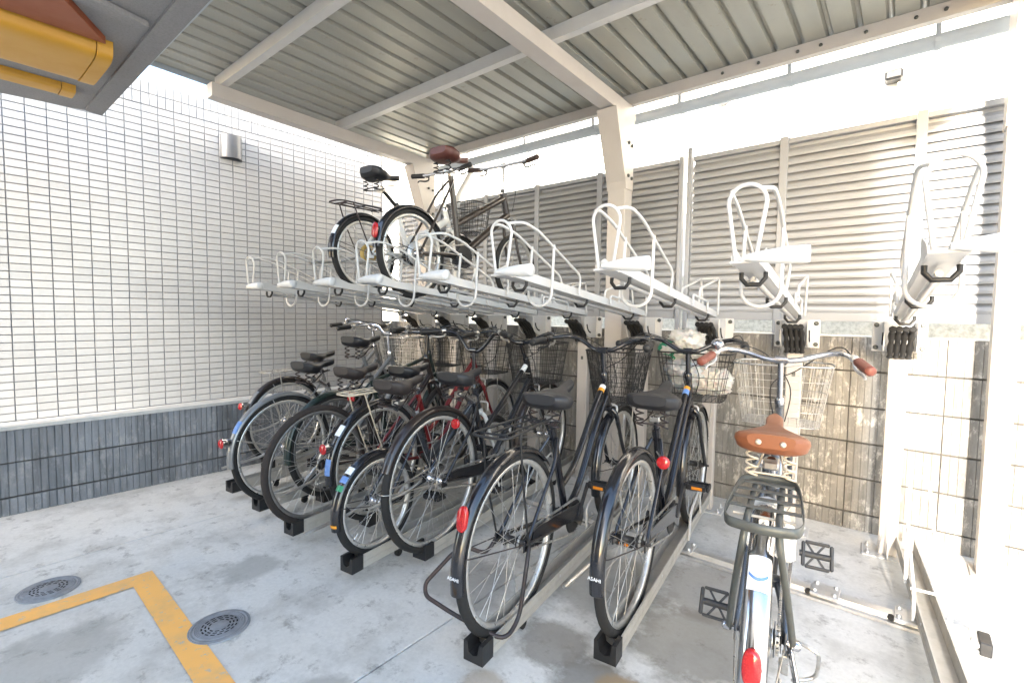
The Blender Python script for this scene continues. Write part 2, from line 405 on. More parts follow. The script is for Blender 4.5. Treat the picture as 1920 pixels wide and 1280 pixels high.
def tile_piece(w, h, d=.006):
    c = .0015
    return MB().add([(0, 0, 0), (0, w, 0), (0, w, h), (0, 0, h), (d, c, c), (d, w-c, c), (d, w-c, h-c), (d, c, h-c)],
                    [(4, 5, 6, 7), (0, 1, 5, 4), (1, 2, 6, 5), (2, 3, 7, 6), (3, 0, 4, 7)])
tme = tile_piece(.0953, .0453).mesh('tile', 'tile'); sme = tile_piece(.0453, .0953).mesh('tile', 'tile')
lean = math.atan2(-.04, 1)
cand = []
for i in range(-20, 28):
    y = .3778+.1*i
    if y+.1 > TY1+.001 or y < TY0: continue
    for j in range(-5, 45):
        z = 2.4147-.05*(j+1)
        if z < .44: continue
        cand.append((y, z))
stuff_t = MB(); tiles = []
def tile_size(y, z):
    p = Vector((XT(y), y, z))-Vector((0, 0, 1.19)); dpt = p.x*-.632+p.y*.775
    if dpt < .3: return 0
    u = (p.x*.775+p.y*.632)/dpt; vv = p.z/dpt
    if abs(u) > 1.08 or abs(vv) > .74: return 0
    return abs(p.x)/p.length**2/p.length*1.0
cand.sort(key=lambda t: -tile_size(*t))
for n_, (y, z) in enumerate(cand):
    if n_ < 300:
        link('tile', tme, tw, (XT(y)-.006+random.uniform(0, .0007), y+.00235, z+.00235), (0, 0, lean))
    else:
        dx = random.uniform(0, .0009)
        o = len(stuff_t.v); x0 = XT(y)-.006+dx; x1 = x0+.006; ya, yb, za, zb = y+.00235, y+.0977, z+.00235, z+.0477; c = .0015
        k = .04*.095
        stuff_t.add([(x0, ya, za), (x0+k, yb, za), (x0+k, yb, zb), (x0, ya, zb), (x1, ya+c, za+c), (x1+k, yb-c, za+c), (x1+k, yb-c, zb-c), (x1, ya+c, zb-c)],
                    [(4, 5, 6, 7), (0, 1, 5, 4), (1, 2, 6, 5), (2, 3, 7, 6), (3, 0, 4, 7)])
ns = MB()
for i in range(-40, 60):
    y = .3778+.05*i
    if y < TY0 or y+.05 > TY1+.001: continue
    for z in (2.668, 2.753):
        x0 = XT(y)-.006+random.uniform(0, .001); h = .0815
        ns.add([(x0, y+.002, z+.002), (x0+.002, y+.048, z+.002), (x0+.002, y+.048, z+h), (x0, y+.002, z+h), (x0+.006, y+.0035, z+.0035), (x0+.008, y+.0465, z+.0035), (x0+.008, y+.0465, z+h-.0015), (x0+.006, y+.0035, z+h-.0015)],
               [(4, 5, 6, 7), (0, 1, 5, 4), (1, 2, 6, 5), (2, 3, 7, 6), (3, 0, 4, 7)])
o = stuff_t.build('tile_field', 'tile', tw, kind='stuff')
o = ns.build('soldier_tile_course', 'tile', tw, kind='stuff')
# lamp on the tiled wall: open-bottomed half cylinder
yl, zl = 1.664, 2.50
lp = thing('wall_lamp', 'small grey half-cylinder lamp fixed high on the white tiled wall', 'wall lamp', (XT(yl)+.0025, yl, zl), lean)
prof = [(.075*math.sin(a), .08*math.cos(a)) for a in [math.pi*k/14 for k in range(15)]]
s_ = MB(); n_ = len(prof)
V = [(x+.006, y, z) for z in (-.09, .09) for x, y in prof]; V2 = [(x*.92+.006, y*.93, z) for z in (-.09, .086) for x, y in prof]
s_.add(V, [(i, i+1, n_+i+1, n_+i) for i in range(n_-1)], True); s_.add(V2, [(i, i+1, n_+i+1, n_+i) for i in range(n_-1)], True)
s_.add(V[n_:], [tuple(range(n_))]); s_.add(V[:n_]+V2[:n_], [(i, i+1, n_+i+1, n_+i) for i in range(n_-1)])
s_.build('lamp_shade', 'lamp_metal', lp)
MB().box(0, .008, -.082, .082, -.095, .092, None, .001).build('back_plate', 'lamp_metal', lp)
MB().lathe([(.02, 0), (.03, .02), (.03, .07), (.015, .09)], Matrix.Translation((.035, 0, -.06)), 12).build('bulb', 'white_plastic', lp)

# ------------------------------------------------------------------ back: ribbed block wall and louvre fence
bw = thing('block_wall', 'grimy ribbed concrete block wall behind the bicycle stands with pale blotches', 'wall')
rowsB = [(.0, .0925)]+[(.1027+.2*k, .19) for k in range(4)]+[(.9027, .183)]
meshesB = [ribbed_block(.3965, h, .12, 12, .12, .0032).mesh('block', 'block_back') for z, h in rowsB]
for k in range(-12, 8):
    x0 = -.2388+.4*k
    for (z, h), me in zip(rowsB, meshesB):
        link('block', me, bw, (x0+.002+random.uniform(-.0006, .0006), BY+random.uniform(0, .0015), z+random.uniform(-.0008, .0008)))
MB().box(-5.03, 2.96, BY+.012, BY+.11, 0, 1.075).build('mortar_core', 'mortar', bw)
MB().box(-5.04, 2.97, BY+.002, BY+.118, 1.0865, 1.0935, None, .002).build('coping', 'cap_mortar', bw)

fn = thing('louvre_fence', 'silver aluminium louvre fence standing on the block wall', 'fence')
fz0, fz1 = 1.172, 2.258; fy = 3.345
fposts = [-3.045-.62*2, -3.045-.62, -3.045, -2.465, -1.872, -1.245, -1.19, -.626, .009, .62, 1.23, 1.84]
for i, x in enumerate(fposts):
    w = .045 if x not in (-1.245, -1.19) else .028
    top = fz1+.012 if x != -1.19 else fz1+.06
    MB().box(x-w/2, x+w/2, fy-.022, fy+.03, 1.0945, top, None, .003).build('post', 'fence_alu', fn)
slat_cache = {}
def slat_mesh(w):
    k = round(w, 3)
    if k not in slat_cache:
        pr_ = [(-.010, -.004), (-.014, .010), (-.010, .026), (.014, .052), (.016, .050), (-.006, .024), (-.009, .011), (-.006, -.002)]
        slat_cache[k] = MB().extrude([(0, y, z) for y, z in pr_], (w, 0, 0)).mesh('slat', 'fence_alu')
    return slat_cache[k]
for i in range(len(fposts)-1):
    a, b = fposts[i]+.023, fposts[i+1]-.023
    if b-a < .1: continue
    nsl = 20
    for j in range(nsl):
        z = fz0+.055+j*.0488
        link('slat', slat_mesh(b-a), fn, (a, fy, z))
    MB().box(a, b, fy-.014, fy+.02, fz1-.03, fz1, None, .002).build('top_rail', 'fence_alu', fn)
    MB().box(a, b, fy-.014, fy+.02, fz0, fz0+.05, None, .002).build('bottom_rail', 'fence_alu', fn)
    MB().box(a, b, fy+.022, fy+.026, fz0+.02, fz1-.01).build('back_sheet', 'fence_alu', fn)

# ------------------------------------------------------------------ neighbour behind the fence
nb = thing('neighbour_house', 'sun-bleached white house front with clapboards rising behind the louvre fence', 'house')
NY = 5.2
MB().box(-9, -1.995, NY+.03, NY+4, -.01, 7.5).build('wall', 'siding', nb)
MB().box(-1.985, 6, NY+.03, NY+4, -.01, 7.5).build('wall', 'siding', nb)
bmesh_ = {}
for (a, b) in ((-9, -2.01), (-1.97, 6)):
    me = MB().add([(0, 0, 0), (b-a, 0, 0), (b-a, .022, .158), (0, .022, .158), (0, .03, 0), (b-a, .03, 0), (b-a, .03, .158), (0, .03, .158)], [(0, 1, 2, 3), (4, 7, 6, 5), (0, 4, 5, 1), (2, 6, 7, 3), (0, 3, 7, 4), (1, 5, 6, 2)]).mesh('board', 'siding')
    for k in range(36): link('board', me, nb, (a, NY-.002, 1.62+.162*k))
MB().box(-2.01, -1.97, NY-.02, NY+.029, 1.6, 7.4).build('corner_trim', 'white_steel', nb)
MB().box(-9, 6, NY-.03, NY+.028, -.009, 1.6).build('plinth', 'rough_white', nb)
v1 = MB().lathe([(.075, 0), (.08, .02), (.07, .06), (.03, .085)], Mz((0, -1, -.25), (-1.54, NY-.004, 3.38)), 18).build('vent', 'lamp_metal', nb)
v2 = MB().box(-.245, -.125, NY-.13, NY-.004, 3.13, 3.21, None, .015).build('vent', 'black_plastic', nb); v2['label'] = 'black hooded vent'
MB().box(-.162, -.138, NY-.06, NY-.0035, 2.55, 3.128, None, .008).build('vent_pipe', 'white_steel', nb)

# unseen building added behind the camera, placed and sized to shade the parking place
ap = thing('shade_building', 'unseen grey building added behind the camera to shade the bicycle parking', 'building')
AX0, AY0, AX1, AY1 = -3.46, -3.6, .86, -2.0
m = MB().box(AX0, AX1, AY0, AY1, -.01, 3.7).build('wall', 'shade_building_wall', ap)
for zz in (2.45, 3.56):
    MB().box(AX0-.05, AX1+.05, AY0-.05, AY1+.05, zz, zz+.12).build('floor_band', 'cap_mortar', ap)
for k in range(3):
    for zz in (.9,):
        x = AX0+.3+1.45*k
        w = MB().box(x, x+.9, AY1+.002, AY1+.05, zz, zz+1.2, None, .01).build('window', 'aluminium', ap)
        MB().box(x+.06, x+.84, AY1+.051, AY1+.056, zz+.06, zz+1.14).build('pane', 'dark', w)

# concrete canopy with yellow trough overhead, top left
cz = 2.3
cn = thing('concrete_canopy', 'grey roughcast concrete canopy slab overhead with yellow and orange underside pieces', 'canopy')
m = MB(); pts = [(-3.629, .717), (-1.0, .700), (-1.0, -1.995), (-2.4, -1.995), (-2.4, -.2), (-3.82, -.2)]
m.add([(x, y, cz) for x, y in pts]+[(x, y, cz+.22) for x, y in pts], [(5, 4, 3, 2, 1, 0), (6, 7, 8, 9, 10, 11)]+[(i, (i+1) % 6, 6+(i+1) % 6, 6+i) for i in range(6)])
m.build('slab', 'canopy_concrete', cn)
m = MB(); a = [(-3.62, .71), (-1.01, .693), (-1.01, .618), (-3.60, .633)]
m.add([(x, y, cz-.014) for x, y in a]+[(x, y, cz-.0005) for x, y in a], [(3, 2, 1, 0), (0, 1, 5, 4), (1, 2, 6, 5), (2, 3, 7, 6), (3, 0, 4, 7)])
m.build('drip_edge', 'canopy_concrete', cn)
def half_trough(cx, w, dpt, y0, y1, slant):
    n = 14; V = []; 
    for y in (y0, y1):
        for k in range(n+1):
            a = math.pi*k/n; cr = abs(math.cos(a))**.4*math.copysign(1, math.cos(a)); sr = math.sin(a)**.33
            V.append((cx+slant*y+cr*w/2, y, cz-.0008-sr*dpt))
    k = n+1
    return MB().add(V, [(i, i+1, k+i+1, k+i) for i in range(n)], True).add(V, [tuple(range(k)), tuple(range(2*k-1, k-1, -1))])
half_trough(-2.83, .40, .075, -.19, .505, .0).build('trough', 'yellow_paint', cn)
half_trough(-2.83, .406, .078, .508, .56, .0).build('trough_end', 'yellow_paint', cn)
half_trough(-3.34, .115, .034, -.19, .49, .0).build('bar', 'yellow_paint', cn)
half_trough(-3.34, .12, .037, .493, .545, .0).build('bar_end', 'yellow_paint', cn)
m = MB(); a = [(-2.60, .53), (-2.36, .375), (-2.05, .07), (-2.05, -.19), (-2.60, -.19)]
m.extrude([(x, y, cz-.03) for x, y in a], (0, 0, .0292)).build('soffit_panel', 'orange_paint', cn)
MB().bar((-2.36, .60, cz-.012), (-2.05, -.6, cz-.012), .07, .022).build('rib', 'canopy_concrete', cn)

# ------------------------------------------------------------------ shelter: posts, rafters, purlins, roof sheets
sh = thing('bicycle_shelter', 'cream steel bicycle shelter with corrugated sheet roof on three posts', 'shelter')
RX0, RX1, RY0, RY1 = -3.78, .43, .99, 3.33
def rz_(y): return 2.585-.02*(y-1.3)       # underside of rafters
PY = 3.13
posts = [(-3.631, .115), (-1.60, .132), (.342, .085)]
RAF = [(-3.631, .09), (-1.60, .10), (.342, .09)]
for x, w in posts:
    MB().box(x-w/2, x+w/2, PY-.055, PY+.055, .0, 2.52, None, .004).build('post', 'cream_steel', sh)
    MB().box(x-w/2-.02, x+w/2+.02, PY-.075, PY+.075, 0, .008).build('base_plate', 'cream_steel', sh)
    # gusset that flares the post out under the rafter, with bolts
    gs = MB().extrude([(0, PY-.055, 2.05), (0, PY-.060, 2.1), (0, PY-.22, 2.545), (0, PY+.05, 2.545), (0, PY+.05, 2.05)], (w+.012, 0, 0), Matrix.Translation((x-w/2-.006, 0, 0))).build('gusset', 'cream_steel', sh)
    for yy, zz in ((-.03, 2.36), (.02, 2.35), (-.03, 2.14), (.02, 2.13)):
        MB().lathe([(.012, 0), (.012, .008), (.007, .012)], Mz((1, 0, 0), (x+w/2+.0065, PY+yy, zz)), 8).build('bolt', 'olive_steel', gs)
        MB().lathe([(.012, 0), (.012, .008), (.007, .012)], Mz((0, -1, 0), (x+(yy+.005)*1.2, PY-.0605, zz-.27)), 8)
for x, w in RAF:
    m = MB(); y0, y1 = 1.27, 3.24
    V = [(x+sx*w/2, y, rz_(y)+dz) for y in (y0, y1) for sx, dz in ((-1, 0), (1, 0), (1, .088), (-1, .088))]
    m.add(V, [(0, 1, 2, 3), (7, 6, 5, 4), (0, 4, 5, 1), (1, 5, 6, 2), (2, 6, 7, 3), (3, 7, 4, 0)])
    m.build('rafter', 'cream_steel', sh)
for y in (1.345, 2.23, 3.19):
    z = rz_(y)+.0895
    b = MB()
    prof = [(-.024, 0), (.024, 0), (.024, .07), (-.024, .07)]
    b.extrude([(0, y+a, z+c) for a, c in prof], (RX1-.02-(-3.68), 0, 0), Matrix.Translation((-3.68, 0, 0)))
    pl = b.build('purlin', 'white_steel' if y < 3 else 'cream_steel', sh)
    if y > 3:
        for k in range(9):
            MB().lathe([(.009, 0), (.009, .006), (.004, .009)], Mz((0, -1, 0), (-.95+.17*k+.03*(k % 3), y-.0245, z+.035)), 8).build('bolt', 'olive_steel', pl)
# roof sheets: flats with upstanding ribs between, each sheet its own piece
def sheet_mesh(w):
    h = .030; r = .026
    pr_ = [(0, h), (r*.35, h), (r*.7, 0), (w-r*.7, 0), (w-r*.35, h), (w, h)]
    V = []; n = len(pr_)
    for y in (RY0, 1.7, 2.5, RY1):
        for x, z in pr_: V.append((x, y, rz_(y)+.1605+z))
    F = [(j*n+i, j*n+i+1, (j+1)*n+i+1, (j+1)*n+i) for j in range(3) for i in range(n-1)]
    o = len(V); V += [(x, y, z+.0012) for x, y, z in V]; F += [tuple(reversed([q+o for q in f])) for f in F]
    return MB().add(V, F)
shm = sheet_mesh(.1297).mesh('roof_sheet', 'roof_sheet')
RP = .13
ns_ = int((RX1-RX0)/RP)
for k in range(ns_): link('roof_sheet', shm, sh, (RX0+RP*k, 0, random.uniform(0, .0006)))
for x in (RX0-.012, RX0+RP*ns_+.002):
    m = MB(); V = [(x+dx, y, rz_(y)+.135+dz) for y in (RY0-.01, RY1+.01) for dx, dz in ((0, 0), (.012, 0), (.012, .085), (0, .085))]
    m.add(V, [(0, 1, 2, 3), (7, 6, 5, 4), (0, 4, 5, 1), (1, 5, 6, 2), (2, 6, 7, 3), (3, 7, 4, 0)]); m.build('verge_trim', 'gutter', sh)
m = MB().box(RX0-.01, RX0+RP*ns_+.01, RY0-.016, RY0-.003, rz_(RY0)+.13, rz_(RY0)+.205).build('eaves_trim', 'gutter', sh)
# half-round gutter on hangers
GY, GZ, GR = 3.40, 2.645, .055
n = 12; V = []
for x in (-3.78, .46):
    for rr in (GR, GR-.004):
        for k in range(n+1):
            a = math.pi*k/n; V.append((x, GY+rr*math.cos(a), GZ-rr*math.sin(a)))
k_ = n+1
gm = MB().add(V, [(i, i+1, 2*k_+i+1, 2*k_+i) for i in range(n)]+[(k_+i, 3*k_+i, 3*k_+i+1, k_+i+1) for i in range(n)], True)
gm.add(V, [(0, 2*k_, 3*k_, k_), (n, k_+n, 3*k_+n, 2*k_+n), tuple(range(k_)), tuple(range(2*k_, 3*k_))])
gu = gm.build('gutter', 'gutter', sh)
for x in (-3.3, -2.62, -1.95, -1.28, -.62, .05):
    P = [(x, GY-.06, GZ+.055)]+[(x, GY+(GR+.003)*math.cos(math.pi+a), GZ+(GR+.003)*math.sin(math.pi+a)) for a in [math.pi*q/10 for q in range(11)]]
    b = MB()
    for p, q in zip(P, P[1:]): b.bar(p, q, .022, .003, (0, 1, 0.001))
    b.build('gutter_hanger', 'gutter', gu)
dp = MB().tube(fillet([(-3.30, GY, GZ-.045), (-3.30, GY, GZ-.12), (-3.36, PY+.13, 2.25), (-3.36, PY+.13, 1.105)], .1, 5), .03, 12).build('downpipe', 'white_plastic', sh)

# ------------------------------------------------------------------ two-tier stands: upper trays on posts
TD = .078     # trays lean this much towards +x per metre towards the camera
tray_lab = ['far left end, beside the tiled wall', 'second from the tiled wall, empty', 'carrying the white small-wheeled bicycle with rusty carrier', 'carrying the dark small-wheeled bicycle with red-brown saddle',
            'empty, first tray right of the parked upper bicycles', 'empty, just left of the middle shelter post', 'empty, crossing in front of the middle shelter post',
            'empty, above the brown-saddled bicycle', 'empty and sunlit, on the post numbered 77']
def tray_parts(root, flag):
    """local: x right, y into depth, post at origin, tray runs towards -y rising slightly"""
    pz = 1.182
    MB().box(-.038, .038, -.025, .035, .008, 1.055, None, .004).build('post', 'cream_steel', root)
    bp = MB().box(-.105, .105, -.07, .075, 0, .0078, None, .002).build('base_plate', 'white_steel', root)
    for a in (-.08, .08):
        for b in (-.045, .05): MB().lathe([(.011, 0), (.011, .01), (.005, .01), (.005, .022)], Matrix.Translation((a, b, .008)), 6).build('bolt', 'aluminium', bp)
    MB().extrude([(-.003, -.07, .008), (-.003, -.0255, .008), (-.003, -.0255, .075)], (.006, 0, 0)).build('rib', 'white_steel', root)
    # bracket on top of the post: two cheeks with a curved slot, and corner plate with bolts
    cheek = [(0, -.03, 1.03)]+[(0, -.03-.10*math.sin(a)*1.0, 1.13-.10*math.cos(a)) for a in [math.pi*.5*q/6 for q in range(1, 7)]]+[(0, -.13, 1.175), (0, .06, 1.175), (0, .06, 1.03)]
    for sx in (-.066, .060):
        ck = MB().extrude(cheek, (.006, 0, 0), Matrix.Translation((sx, 0, 0))).build('bracket', 'white_steel', root)
        sl = [(sx+(.0062 if sx > 0 else -.0004), -.03-.07*math.sin(a), 1.135-.07*math.cos(a)) for a in [math.pi*.5*q/6+.1 for q in range(6)]]
        MB().tube(sl, .006, 5).build('slot', 'dark', ck)
    pl = MB().box(-.11, .11, .062, .068, 1.025, 1.18, None, .002).build('mount_plate', 'white_steel', root)
    for a in (-.092, .092):
        for b in (1.045, 1.16): MB().lathe([(.012, 0), (.012, .008), (.007, .012)], Mz((0, -1, 0), (a, .0618, b)), 8).build('bolt', 'olive_steel', pl)
    # black rubber bellows of the lift spring
    m = MB()
    for q, xx in enumerate((-.036, -.012, .012, .036)):
        m.tube(bez([(xx, -.22, pz-.035), (xx, -.16, pz-.06), (xx, -.085, pz-.12), (xx, -.045, pz-.178)], 5), [.013+.003*math.sin(t*1.3) for t in range(16)], 7)
    m.build('bellows', 'rubber', root)
    # tray channel
    slope = .095; L = 1.62
    T = Matrix.Translation((0, 0, pz)) @ Matrix.Rotation(-math.atan(slope), 4, 'X')
    def tp(x, d, z): return T @ Vector((x, -d, z))
    ch = [(-.031, .036), (-.031, .0), (.031, .0), (.031, .036), (.028, .036), (.028, .004), (-.028, .004), (-.028, .036)]
    MB().extrude([tp(x, .02, z) for x, z in ch], tp(0, L, 0)-tp(0, .02, 0)).build('tray', 'white_steel', root)
    MB().tube([tp(.0, .10, -.02), tp(.0, L-.12, -.02)], .009, 6).build('lift_rod', 'aluminium', root)
    for d in (.28, .95, L-.10):
        MB().tube([tp(-.03, d, -.004), tp(-.03, d, -.022), tp(-.015, d, -.04), (tp(.02, d, -.04)), tp(.035, d, -.02), tp(.035, d, -.004)], .007, 5).build('rod_clip', 'black_plastic', root)
    # bent end plate and hoop
    MB().extrude([tp(-.036, L, -.004), tp(.036, L, -.004), tp(.036, L+.045, -.004), tp(-.036, L+.045, -.004)], tp(0, 0, .006)-tp(0, 0, 0)).build('end_plate', 'white_steel', root)
    for sx in (-1, 1):
        MB().extrude([tp(sx*.0315, L-.14, .0), tp(sx*.0315, L+.03, .0), tp(sx*.034, L+.03, .018), tp(sx*.038, L-.05, .055), tp(sx*.033, L-.14, .036)], (sx*.003, 0, 0)).build('cheek', 'white_steel', root)
    hp = [tp(-.024, L+.03, .004)]+[tp(-.047*math.cos(a), L+.045+.012*math.sin(a), .158+.047*math.sin(a)) for a in [math.pi*q/12 for q in range(13)]]+[tp(.024, L+.03, .004)]
    MB().tube(hp, .0056, 8).build('hoop', 'white_steel', root)
    # side rails: from hoop top back and down, with uprights; hanging loop below
    for sx in (-1, 1):
        rp = fillet([tp(sx*.036, L+.052, .192), tp(sx*.055, L-.02, .215), tp(sx*.056, L-.14, .205), tp(sx*.054, L-.55, .09), tp(sx*.043, L-.56, .004)], .04, 4)
        MB().tube(rp, .0058, 7).build('side_rail', 'white_steel', root)
        MB().tube(fillet([tp(sx*.045, L-.95, .004), tp(sx*.045, L-.94, .05), tp(sx*.045, .36, .055), tp(sx*.045, .35, .004)], .02, 3), .006, 6).build('low_rail', 'white_steel', root)
        MB().tube(fillet([tp(sx*.044, .55, .03), tp(sx*.044, .545, .10), tp(sx*.05, .12, .22), tp(sx*.042, .06, .015)], .02, 3), .006, 6).build('wheel_guide', 'white_steel', root)
    MB().tube([tp(-.05, .14, .216), tp(.05, .14, .216)], .005, 6).build('cross_bar', 'white_steel', root)
    lp_ = [tp(.055, L-.27, .18), tp(.058, L-.27, -.02)]+[tp(.058*math.cos(a), L-.27, -.03-.055*math.sin(a)) for a in [math.pi*q/10 for q in range(11)]]+[tp(-.058, L-.27, -.02), tp(-.055, L-.27, .18)]
    MB().tube(lp_, .0062, 8).build('hanging_loop', 'white_steel', root)
    # handle pointing to the right
    hm = Mz(Vector((1, .06, .02)), tp(.0, L+.058, .008))
    MB().lathe([(.006, 0), (.012, .025), (.018, .06), (.0225, .10), (.0235, .14), (.022, .152), (.0, .153)], hm, 16).build('handle', 'white_plastic', root)
proto = None; trays = []
for n in range(9):
    px = -3.61+.4475*n; lab = 'white upper bicycle tray '+tray_lab[n]
    if proto is None:
        t = proto = thing('upper_rack', lab, 'bicycle rack', (0, 0, 0), 0, 'upper bicycle trays on posts'); tray_parts(t, 0)
    else:
        t = copy_tree(proto); t['label'] = lab
    td = [.108, .104, .095, .082, TD+.015, TD+.015, TD+.015, TD, .055][n]
    t.location = (px, 3.06, 0); t.rotation_euler = (0, 0, math.atan(td)); trays.append((px, td))
t9 = t
tm = text_mesh('77', .035, 'olive_steel', 'number', t9, Matrix.Translation((-.002, -.0258, .83)) @ Matrix.Rotation(R(90), 4, 'X'))
tl = MB().box(-.009, .009, -.0275, -.0255, .868, .892, None, .001).mesh('number_tag', 'olive_steel')
for o in [o for o in COL.objects if o.get('category') == 'bicycle rack' and o is not t9]:
    link('number_tag', tl, o)

# ------------------------------------------------------------------ floor: slide track and lower slide rails
gt = thing('slide_track', 'low aluminium floor track along which the lower rails slide', 'rail')
TRY = 2.395
MB().extrude([(0, -.045, .0), (0, .045, .0), (0, .045, .012), (0, .028, .014), (0, .022, .034), (0, -.022, .034), (0, -.028, .014), (0, -.045, .012)], (3.97, 0, 0), Matrix.Translation((-3.72, TRY, .002))).build('track', 'aluminium', gt)
MB().box(.25, .285, TRY-.045, TRY+.045, 0, .05, None, .004).build('end_cap', 'black_plastic', gt)
for x in (-.82, -.22, .06, .20, -1.4, -2.0, -2.6):
    bk = MB().box(x-.05, x+.05, TRY-.052, TRY+.05, .03, .042, None, .002).build('bracket', 'aluminium', gt)
    for a, b in ((-.035, -.035), (.035, -.035), (-.035, .035), (.035, .035)):
        MB().lathe([(.009, 0), (.009, .008), (.004, .012)], Matrix.Translation((x+a, TRY+b, .042)), 6).build('bolt', 'aluminium', bk)
    MB().lathe([(.012, -.006), (.012, .006)], Mz((0, 1, 0), (x-.058, TRY-.03, .028)), 8).build('roller', 'black_plastic', bk)

def rail_parts(root, L, hoop):
    """local y into depth from the front cap; base at floor"""
    z0 = .055
    ch = [(-.036, .062), (-.036, .0), (.036, .0), (.036, .062), (.031, .062), (.031, .005), (-.031, .005), (-.031, .062)]
    MB().extrude([(x, .035, z0+z) for x, z in ch], (0, L-.035, 0)).build('channel', 'rail_alu', root)
    for sx in (-1, 1):
        MB().box(sx*.036, sx*.0375, .036, L, z0+.026, z0+.029).build('seam', 'rail_alu', root)
    # black moulded end cap: cup with a notch for the wheel
    cap = [(-.0385, .0645), (-.0385, -.002), (.0385, -.002), (.0385, .0645), (.024, .066), (.018, .030), (.0, .022), (-.018, .030), (-.024, .066)]
    MB().extrude([(x, -.008, z0+z) for x, z in cap], (0, .062, 0)).build('end_cap', 'black_plastic', root)
    for d in (.30, 1.35):
        if d > L-.1: continue
        cs = MB().box(-.014, .022, d-.02, d+.02, z0-.02, z0-.0003, None, .003).build('caster_fork', 'black_plastic', root)
        MB().lathe([(.012, -.009), (.02, -.008), (.02, .008), (.012, .009)], Mz((1, 0, 0), (.004, d, .0205)), 14).build('caster_wheel', 'rubber', root)
    for d in (.55, .95):
        for sx in (-1, 1):
            MB().lathe([(.006, 0), (.006, .003)], Mz((sx, 0, 0), (sx*.0362, d, z0+.045)), 6).build('bolt', 'aluminium', root)
    if hoop:
        P = fillet([(-.05, 1.02, z0+.015), (-.052, 1.02, z0+.11), (-.042, 1.36, z0+.26), (-.030, 1.46, z0+.45), (.030, 1.46, z0+.45), (.042, 1.36, z0+.26), (.052, 1.02, z0+.11), (.05, 1.02, z0+.015)], .05, 5)
        MB().tube(P, .0065, 7).build('wheel_hoop', 'white_steel', root)
        MB().tube([(-.046, 1.16, z0+.075), (.046, 1.16, z0+.075)], .006, 6).build('cross_bar', 'white_steel', root)
        for sx in (-1, 1):
            MB().bar((sx*.045, 1.30, z0+.03), (sx*.042, 1.355, z0+.25), .012, .005).build('stay', 'white_steel', root)
    else:
        P = fillet([(-.045, 1.02, z0+.015), (-.05, 1.02, z0+.16), (-.05, 1.22, z0+.22), (-.045, 1.30, z0+.06)], .04, 4)
        for sx in (1, -1):
            MB().tube([(p.x*sx, p.y, p.z) for p in P], .0065, 7).build('wheel_guide', 'white_steel', root)
RD = math.atan(.125)
rail_spec = [  # x, y of the cap, dz, label
    (-3.245, 1.205, 'empty grey slide rail whose black cap stands farthest left on the floor'),
    (-2.832, 1.19, 'grey slide rail under the silver-mudguarded bicycle with tail lamp'),
    (-2.397, 1.166, 'grey slide rail under the brown bicycle without mudguard'),
    (-1.853, 1.155, 'grey slide rail under the small-wheeled bicycle with stickers on its mudguard'),
    (-1.050, 1.115, 'grey slide rail under the black bicycle with the wire carrier and raised stand'),
    (-3.516, 1.537, 'set-back slide rail under the leftmost bicycle by the tiled wall'),
    (-2.683, 1.495, 'set-back slide rail under the bicycle with the tallest saddle'),
    (-2.20, 1.476, 'set-back slide rail under the red bicycle'),
    (-1.705, 1.438, 'set-back slide rail under the bicycle with the large bare spoked back wheel'),
    (-.722, 1.395, 'set-back slide rail under the black city bicycle with bags in its basket')]
pr0 = None
for x, y, lab in rail_spec:
    if pr0 is None:
        t = pr0 = thing('slide_rail', lab, 'bicycle rail', (0, 0, 0), 0, 'lower slide rails'); rail_parts(t, 1.75, False)
    else: t = copy_tree(pr0); t['label'] = lab
    t.location = (x, y, 0); t.rotation_euler = (0, 0, RD)
t = thing('slide_rail', 'empty slide rail with tall wire wheel hoop at the right side of the photo', 'bicycle rail', (.222, 1.30, 0), math.atan(.105), 'lower slide rails')
rail_parts(t, 1.75, True)

# ------------------------------------------------------------------ bicycles
mesh_cache = {}
def wheel_meshes(Rw, tyre, tm, rm, ns=28, hubw=.05, hm='chrome'):
    key = (Rw, tyre, tm, rm, ns, hm)
    if key in mesh_cache: return mesh_cache[key]
    X = Mz((0, 1, 0))
    rt = tyre/2; Rr = Rw-tyre*.92
    circ = [(math.cos(2*math.pi*k/48), math.sin(2*math.pi*k/48)) for k in range(48)]
    ty = MB().tube([((Rw-rt)*c, 0, (Rw-rt)*s) for c, s in circ], rt, 10, True).mesh('tyre', tm)
    prof = [(Rr-.016, -.0045), (Rr-.012, -.011), (Rr+.004, -.0125), (Rr+.004, .0125), (Rr-.012, .011), (Rr-.016, .0045)]
    V = [(r*c, y, r*s) for r, y in prof for c, s in circ]; k = 48; n = len(prof)
    rimb = MB().add(V, [(i*k+j, i*k+(j+1) % k, ((i+1) % n)*k+(j+1) % k, ((i+1) % n)*k+j) for i in range(n) for j in range(k)], True)
    rimb.tube([(Rr-.01, 0, -.0), (Rr-.045, 0, 0)], .003, 5)
    ri = rimb.mesh('wheel', rm)
    sp = MB()
    for i in range(ns):
        a = 2*math.pi*(i+.5)/ns; side = 1 if i % 2 else -1; tw_ = (1 if (i//2) % 2 else -1)*R(62)
        sp.tube([(.021*math.cos(a+tw_), side*hubw*.5, .021*math.sin(a+tw_)), ((Rr-.014)*math.cos(a), side*.003, (Rr-.014)*math.sin(a))], .00125, 4, caps=False)
    spm = sp.mesh('spokes', 'spoke')
    hb = MB().lathe([(.006, -.075), (.006, -.052), (.012, -.05), (.012, -.035), (.026, -.032), (.026, -.027), (.015, -.022), (.014, .022), (.026, .027), (.026, .032), (.012, .035), (.012, .05), (.006, .052), (.006, .075)], X, 12).mesh('hub', hm if rm != 'rim_dark' else 'black_plastic')
    mesh_cache[key] = (ri, ty, spm, hb); return mesh_cache[key]
